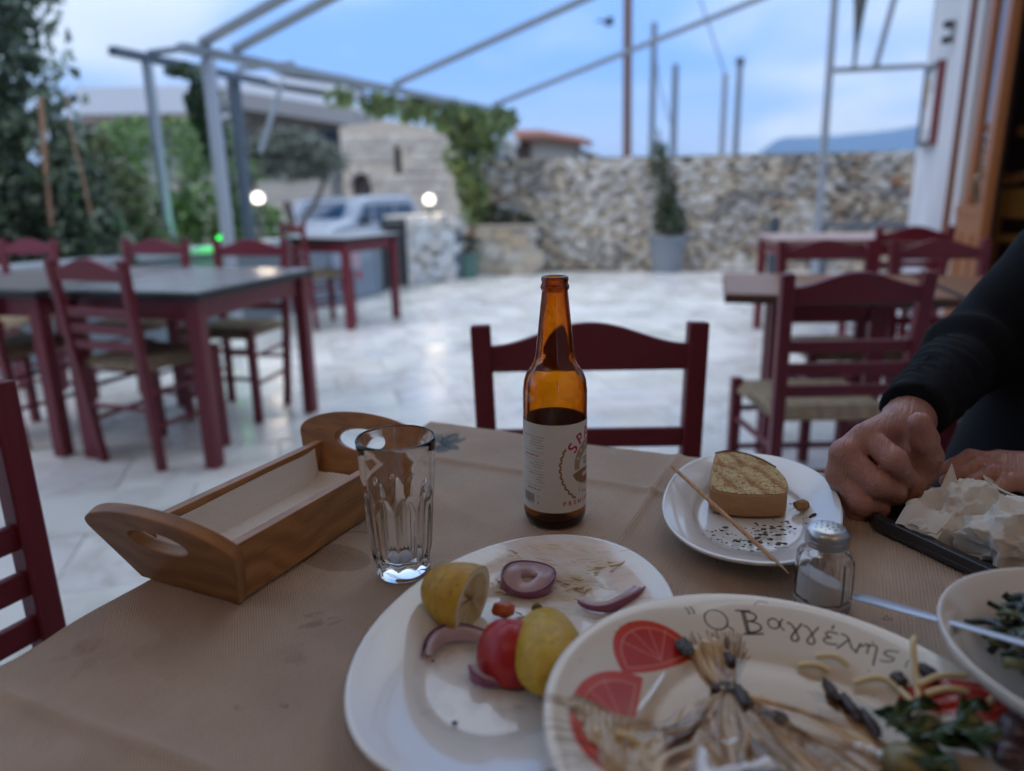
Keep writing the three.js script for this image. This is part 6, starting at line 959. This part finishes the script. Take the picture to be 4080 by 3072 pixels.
function tissue(sx, sy, sz, seed) {                                   // a crumpled tissue: sharp folds over a squashed ball
  const g = smooth(new THREE.IcosahedronGeometry(1, 26)), p = g.attributes.position;
  const rd = (x, y, z, f, s) => 1 - Math.abs(2 * noise3(x * f + s, y * f + s * 2, z * f + s * 3) - 1);
  for (let i = 0; i < p.count; i++) { const x = p.getX(i), y = p.getY(i), z = p.getZ(i), k = 0.62 + 0.44 * Math.pow(rd(x, y, z, 1.6, seed), 1.3) + 0.26 * Math.pow(rd(x, y, z, 3.4, seed + 9), 1.2) + 0.07 * rd(x, y, z, 7, seed + 17) - 0.10; const yy = y * k * sy; p.setXYZ(i, x * k * sx, Math.max(yy, -0.4 * sy), z * k * sz); }
  return toCreasedNormals(g, 1.4);
}
{
  const m = P([0.70, 0.66, 0.58], 0.9, { transmission: 0.2, thickness: 0 });
  const t1 = thing('crumpled_tissue', 'crumpled cream tissue with a standing point, left one on the dark tray', 'tissue', [0.455, TY + 0.017, -0.690], 0.35);
  part('sheet', tissue(0.055, 0.034, 0.036, 3), m, t1);
  part('corner_flap', grid(10, 10, (u, v) => { const w = (1 - v) * 0.042; return [0.004 + (u - 0.5) * w + 0.006 * v, 0.010 + 0.040 * v, -0.022 - 0.006 * v + 0.007 * Math.sin(u * 3.1) * (1 - v)]; }), m, t1);
  part('folded_end', grid(14, 14, (u, v) => [-0.070 + u * 0.045 + v * 0.008, 0.000 + 0.022 * Math.sin(Math.min(1, u * 1.25) * Math.PI * 0.72) * (1 - 0.25 * v) + 0.002 * Math.sin(v * 9), -0.018 + v * 0.042 - u * 0.006]), m, t1);
  const t2 = thing('crumpled_tissue', 'crumpled cream tissue rolled up near the bowl, right one on the dark tray', 'tissue', [0.470, TY + 0.020, -0.628], -0.4);
  part('sheet', tissue(0.046, 0.036, 0.042, 8), m, t2);
}
{
  const t = thing('small_dish', 'small white dish with brown streaks cut off at the right edge', 'dish', [0.600, TY + 0.002, -0.752]);
  const ct = canvasTex(256, 256, (c) => { c.fillStyle = '#d8d6c8'; c.fillRect(0, 0, 256, 256); const r = rng(3); for (let k = 0; k < 26; k++) { c.strokeStyle = `rgba(${90 + r() * 40 | 0},${60 + r() * 30 | 0},30,${0.25 + 0.4 * r()})`; c.lineWidth = 3 + 7 * r(); const x = 20 + r() * 190, y = 30 + r() * 190; c.beginPath(); c.moveTo(x, y); c.lineTo(x + 30 + 30 * r(), y + 25 * r()); c.stroke(); } });
  part('dish', plateGeo(ovalProf, 0.075, 0.075, 60), P([1, 1, 1], 0.2, { map: ct, clearcoat: 0.5 }), t);
}

// ---------------------------------------------------------------- the man at the right
{
  const t = thing('person', 'person in a black jacket leaning in from the right with a fist on the table', 'person');
  const sh = { R: [0.790, 0.990, -1.060], L: [1.10, 1.02, -0.89] }, elR = [0.672, 0.872, -1.045], wrR = [0.462, 0.826, -0.838], elL = [1.02, 0.82, -0.72], wrL = [0.645, 0.785, -0.752];
  // fist: four curled fingers stacked, thumb upright on the near side
  const F = {
    i: [[0.3810, 0.8395, -0.7650], [0.3945, 0.8260, -0.7305], [0.4135, 0.8035, -0.7365], [0.4190, 0.7910, -0.7520]],
    m: [[0.3560, 0.8235, -0.7570], [0.3780, 0.8010, -0.7260], [0.4020, 0.7870, -0.7330], [0.4100, 0.7780, -0.7500]],
    r: [[0.3535, 0.8010, -0.7570], [0.3650, 0.7790, -0.7285], [0.3870, 0.7705, -0.7340], [0.3960, 0.7660, -0.7500]],
    p: [[0.3620, 0.7830, -0.7620], [0.3660, 0.7650, -0.7390], [0.3830, 0.7610, -0.7420], [0.3920, 0.7610, -0.7540]] };
  const fr = { i: [0.0135, 0.0132, 0.0108, 0.0098], m: [0.0138, 0.0132, 0.0110, 0.0098], r: [0.0130, 0.0124, 0.0104, 0.0094], p: [0.0115, 0.0105, 0.0092, 0.0085] };
  const chain = (pts, rr) => pts.slice(1).map((p, k) => [pts[k], p, rr[k], rr[k + 1]]);
  const fingers = Object.keys(F).map((k) => chain(F[k], fr[k]));
  fingers.push([[[0.4440, 0.7960, -0.7720], [0.4470, 0.8190, -0.7600], 0.0200, 0.0155], [[0.4470, 0.8190, -0.7600], [0.4365, 0.8400, -0.7530], 0.0145, 0.0140], [[0.4365, 0.8400, -0.7530], [0.4280, 0.8590, -0.7500], 0.0142, 0.0122]]);
  const palm = [[wrR, F.i[0], 0.024, 0.0165], [wrR, F.m[0], 0.024, 0.0170], [wrR, F.r[0], 0.024, 0.0165], [[0.445, 0.805, -0.812], F.p[0], 0.022, 0.0150], [[0.420, 0.806, -0.782], [0.400, 0.800, -0.766], 0.024, 0.022], [wrR, [0.448, 0.799, -0.776], 0.024, 0.018], [[0.4465, 0.800, -0.771], [0.4300, 0.7800, -0.7570], 0.0185, 0.0150], [[0.53, 0.85, -0.91], wrR, 0.033, 0.026]];
  const fist0 = handSDF(fingers, palm, 0.010, 0.0032), fist = (x, y, z) => fist0(x, y + 0.004, z - 0.010) + 0.0012 * (fbm(x * 90, y * 90, z * 90, 3) - 0.5);
  const gf = surfaceNet(fist, [0.325, 0.748, -0.90], [0.53, 0.885, -0.70], 0.0024);
  // other hand lying on the table at the right edge
  const P0 = wrL, LF = [0, 1, 2, 3].map((k) => { const b = [0.572 + 0.002 * k, 0.778 - 0.002 * k, -0.826 + 0.020 * k], l = [0.042, 0.047, 0.044, 0.035][k]; return chain([b, [b[0] - l * 0.62, b[1] + 0.004, b[2] - 0.004], [b[0] - l * 1.1, b[1] - 0.006, b[2] - 0.002], [b[0] - l * 1.45, b[1] - 0.014, b[2]]], [0.0105, 0.0098, 0.0088, 0.0078]); });
  LF.push(chain([[0.625, 0.778, -0.815], [0.592, 0.772, -0.846], [0.564, 0.766, -0.856], [0.545, 0.763, -0.856]], [0.014, 0.0118, 0.0108, 0.009]));
  const lp = [0, 1, 2, 3].map((k) => [P0, LF[k][0][0], 0.022, 0.0125]); lp.push([[0.735, 0.80, -0.745], P0, 0.03, 0.024]);
  const gl = surfaceNet(handSDF(LF, lp, 0.012, 0.004), [0.47, 0.745, -0.90], [0.75, 0.83, -0.68], 0.0032);
  // head and neck
  const C = [0.93, 1.285, -0.93], fw = V(-0.50, -0.14, 0.85).normalize(), rt = fw.clone().cross(V(0, 1, 0)).normalize(), up = rt.clone().cross(fw);
  const hp = (r, u, f) => [C[0] + rt.x * r + up.x * u + fw.x * f, C[1] + rt.y * r + up.y * u + fw.y * f, C[2] + rt.z * r + up.z * u + fw.z * f];
  const headF = union([[hp(0, 0.03, -0.03), hp(0, 0.035, 0.02), 0.085, 0.078], [hp(0, -0.03, 0.03), hp(0, -0.085, 0.055), 0.060, 0.040], [hp(-0.03, -0.02, 0.05), hp(0.03, -0.02, 0.05), 0.042], [hp(0, 0.01, 0.098), hp(0, -0.035, 0.116), 0.010, 0.014], [hp(-0.018, -0.068, 0.09), hp(0.018, -0.068, 0.09), 0.010], [hp(-0.05, 0.022, 0.075), hp(0.05, 0.022, 0.075), 0.016], [hp(-0.083, 0.01, -0.01), hp(-0.083, -0.03, 0.0), 0.014, 0.010], [hp(0.083, 0.01, -0.01), hp(0.083, -0.03, 0.0), 0.014, 0.010], [[0.945, 1.10, -0.965], hp(0, -0.06, -0.03), 0.058, 0.055], [[0.945, 1.03, -0.965], [0.945, 1.10, -0.965], 0.085, 0.058]], 0.018);
  const gh = surfaceNet(headF, [0.78, 1.0, -1.12], [1.10, 1.48, -0.76], 0.006);
  const core = surfaceNet(union([[[0.93, 0.6, -1.02], [0.94, 0.9, -0.99], 0.10, 0.10], [[0.94, 0.9, -0.99], [0.945, 1.06, -0.965], 0.09, 0.055], [sh.R, elR, 0.04, 0.035], [elR, wrR, 0.034, 0.026], [sh.L, elL, 0.04, 0.035], [elL, wrL, 0.034, 0.024], [sh.R, sh.L, 0.04]], 0.03), [0.40, 0.45, -1.2], [1.2, 1.2, -0.6], 0.016);
  const tint = (g, fn) => { const p = g.attributes.position, c = new Float32Array(p.count * 3); for (let i = 0; i < p.count; i++) c.set(fn(p.getX(i), p.getY(i), p.getZ(i)), i * 3); g.setAttribute('color', new THREE.BufferAttribute(c, 3)); return g; };
  const skinTone = (x, y, z) => { let k = 0; for (const q of ['i', 'm', 'r', 'p']) for (const j of [0, 1]) k = Math.max(k, Math.exp(-Math.pow(Math.hypot(x - F[q][j][0], y - F[q][j][1], z - F[q][j][2]) / 0.017, 4))); k = Math.max(k, Math.exp(-Math.pow(Math.hypot(x - 0.43, y - 0.852, z + 0.752) / 0.020, 4))); const n = fbm(x * 60, y * 60, z * 60, 3); return mixc(mixc([0.42, 0.215, 0.165], [0.33, 0.155, 0.118], n), [0.44, 0.145, 0.11], 0.65 * k); };
  const skinBump = tex(512, 512, (u, v) => { const w = fbm(u * 8, v * 8, 3, 3, 8, 8); return clamp(0.55 + 0.3 * fbm(u * 34, v * 34, 5, 3, 34, 34) - 0.5 * Math.pow(1 - Math.abs(2 * fbm(u * 16 + w, v * 12, 9, 3) - 1), 10)); });
  const skin = P([1, 1, 1], 0.48, { vertexColors: true, bumpMap: skinBump, bumpScale: 0.0012, side: THREE.FrontSide });
  part('body', mg([gf, gl, gh, core].map((g) => tint(g, skinTone))), skin, t);
  const eye = M([0.7, 0.68, 0.65], 0.2), iris = M([0.05, 0.03, 0.02], 0.2);
  for (const s of [-1, 1]) { part('eye', new THREE.SphereGeometry(0.011, 14, 10).translate(...hp(s * 0.033, 0.006, 0.088)), eye, t); part('iris', new THREE.SphereGeometry(0.0055, 10, 8).translate(...hp(s * 0.033, 0.006, 0.0955)), iris, t); }
  part('hair', surfaceNet((x, y, z) => { const d = Math.max(headF(x, y, z) - 0.012 - 0.004 * Math.sin(x * 190 + y * 60) * Math.sin(z * 170), 0), p = V(x - C[0], y - C[1], z - C[2]), u = p.dot(up), f = p.dot(fw); return Math.max(headF(x, y, z) - 0.012, 0.055 - u + Math.max(0, f + 0.02) * 0.3 - Math.max(0, -f - 0.01) * 1.4); }, [0.78, 1.17, -1.10], [1.10, 1.44, -0.78], 0.007), M([0.035, 0.025, 0.02], 0.6), t);
  // jacket with gathered sleeve
  const tor = union([[[0.82, 0.58, -1.03], [0.86, 0.78, -1.02], 0.172, 0.168], [[0.86, 0.86, -1.03], [1.02, 0.86, -0.955], 0.125], [[0.87, 0.95, -1.03], [1.02, 0.96, -0.95], 0.10], [sh.R, sh.L, 0.066, 0.066], [[0.945, 1.02, -0.97], [0.945, 1.09, -0.97], 0.09, 0.072]], 0.05);
  const armR = union([[sh.R, elR, 0.062, 0.054]], 0.02), foreR = union([[elR, [0.484, 0.835, -0.852], 0.054, 0.039]], 0.02), armL = union([[sh.L, elL, 0.068, 0.058], [elL, [0.690, 0.792, -0.750], 0.056, 0.038]], 0.03);
  const dF = V(...wrR).sub(V(...elR)).normalize();
  const jf = (x, y, z) => {
    const q = (x - elR[0]) * dF.x + (y - elR[1]) * dF.y + (z - elR[2]) * dF.z, n = fbm(x * 16, y * 16, z * 16, 2) - 0.5, side = (y - 0.85) * 9 + (x - 0.56) * 5;
    const ph = (q + 0.020 * Math.sin(x * 30 + z * 14) + 0.014 * side + 0.10 * n) / 0.0235, wave = 1 - Math.abs(2 * (ph - Math.floor(ph)) - 1), fold = (Math.pow(wave, 1.4) - 0.45) * 0.0048 * (0.4 + 1.4 * fbm(x * 9 + 3, y * 9, z * 9, 2)) * sstep(0.06, 0.12, q) * sstep(0.31, 0.24, q);
    const big2 = 0.010 * Math.exp(-Math.pow((q - 0.05) / 0.018, 2)) - 0.009 * Math.exp(-Math.pow((q - 0.085) / 0.014, 2));
    let a = smin(armR(x, y, z) - 0.004 * Math.sin((y * 22 + x * 8 + n * 3)), foreR(x, y, z) - fold - big2, 0.016);
    a = smin(a, tor(x, y, z) - 0.006 * (fbm(x * 7, y * 5, z * 7, 2) - 0.5) * 2, 0.03); a = smin(a, armL(x, y, z), 0.03);
    const end = (x - 0.476) * dF.x + (y - 0.832) * dF.y + (z + 0.852) * dF.z; if (x < 0.60 && y < 0.93) a = Math.max(a, end - 0.004);
    return a;
  };
  const cloth = new THREE.MeshPhysicalMaterial({ color: lin(0.0045, 0.0055, 0.008), roughness: 0.85, sheen: 0.12, sheenColor: lin(0.05, 0.06, 0.075), sheenRoughness: 0.6, specularIntensity: 0.35, bumpMap: fineBump, bumpScale: 0.0005, side: THREE.FrontSide });
  part('jacket', surfaceNet(jf, [0.395, 0.46, -1.22], [1.24, 1.17, -0.56], 0.0065), cloth, t);
  part('shirt_collar', new THREE.TorusGeometry(0.072, 0.011, 8, 30).rotateX(Math.PI / 2).translate(0.945, 1.105, -0.967), M([0.55, 0.57, 0.6], 0.8), t);
  const hipR = [0.85, 0.53, -1.04], hipL = [1.01, 0.53, -0.97], kR = [0.66, 0.54, -0.62], kL = [0.84, 0.54, -0.54];
  part('trousers', surfaceNet(union([[hipR, kR, 0.088, 0.066], [hipL, kL, 0.088, 0.066], [hipR, hipL, 0.11], [kR, [0.68, 0.12, -0.68], 0.066, 0.050], [kL, [0.86, 0.12, -0.60], 0.066, 0.050]], 0.03), [0.48, 0.04, -1.2], [1.12, 0.68, -0.42], 0.012), M([0.02, 0.025, 0.034], 0.9), t);
  for (const [x, z] of [[0.675, -0.65], [0.855, -0.57]]) { const g = lump(0.045, 0.045, 0.13, x * 50, 0.04, 3); g.rotateY(-0.43); part('shoe', g.translate(x - 0.02, 0.045, z + 0.02), M([0.03, 0.025, 0.022], 0.5), t); }
}
chairAt(0.94, -1.16, [-0.415, 0.910], 'dark red chair the person in black sits on, almost hidden');

{ // warm bulbs strung under the roof behind the camera; they glint in the glazed plates
  const m = new THREE.MeshStandardMaterial({ color: lin(0.9, 0.8, 0.6), emissive: lin(1, 0.62, 0.26), emissiveIntensity: 9, roughness: 0.4 }), c = M([0.02, 0.02, 0.02], 0.6);
  [[-0.55, 2.42, 0.55, 'leftmost'], [0.25, 2.50, 0.62, 'middle'], [1.05, 2.55, 0.50, 'rightmost'], [0.55, 2.30, 1.30, 'rearmost']].forEach(([x, y, z, w]) => {
    const t = thing('hanging_bulb', w + ' warm hanging bulb under the roof behind the camera', 'lamp', [x, y, z], 0, 'warm bulbs under the roof');
    part('socket', rod([0, 0.04, 0], [0, 0.10, 0], 0.018, 0.018, 12), c, t); part('flex', rod([0, 0.10, 0], [0, 0.9, 0], 0.004, 0.004, 6), c, t);
    part('lamp_bulb', new THREE.SphereGeometry(0.038, 20, 14), m, t); const L = new THREE.PointLight(0xffb468, 0.11, 0, 2); L.shadow.radius = 2; L.castShadow = true; t.add(L);
  });
}

renderer.render(scene, camera);
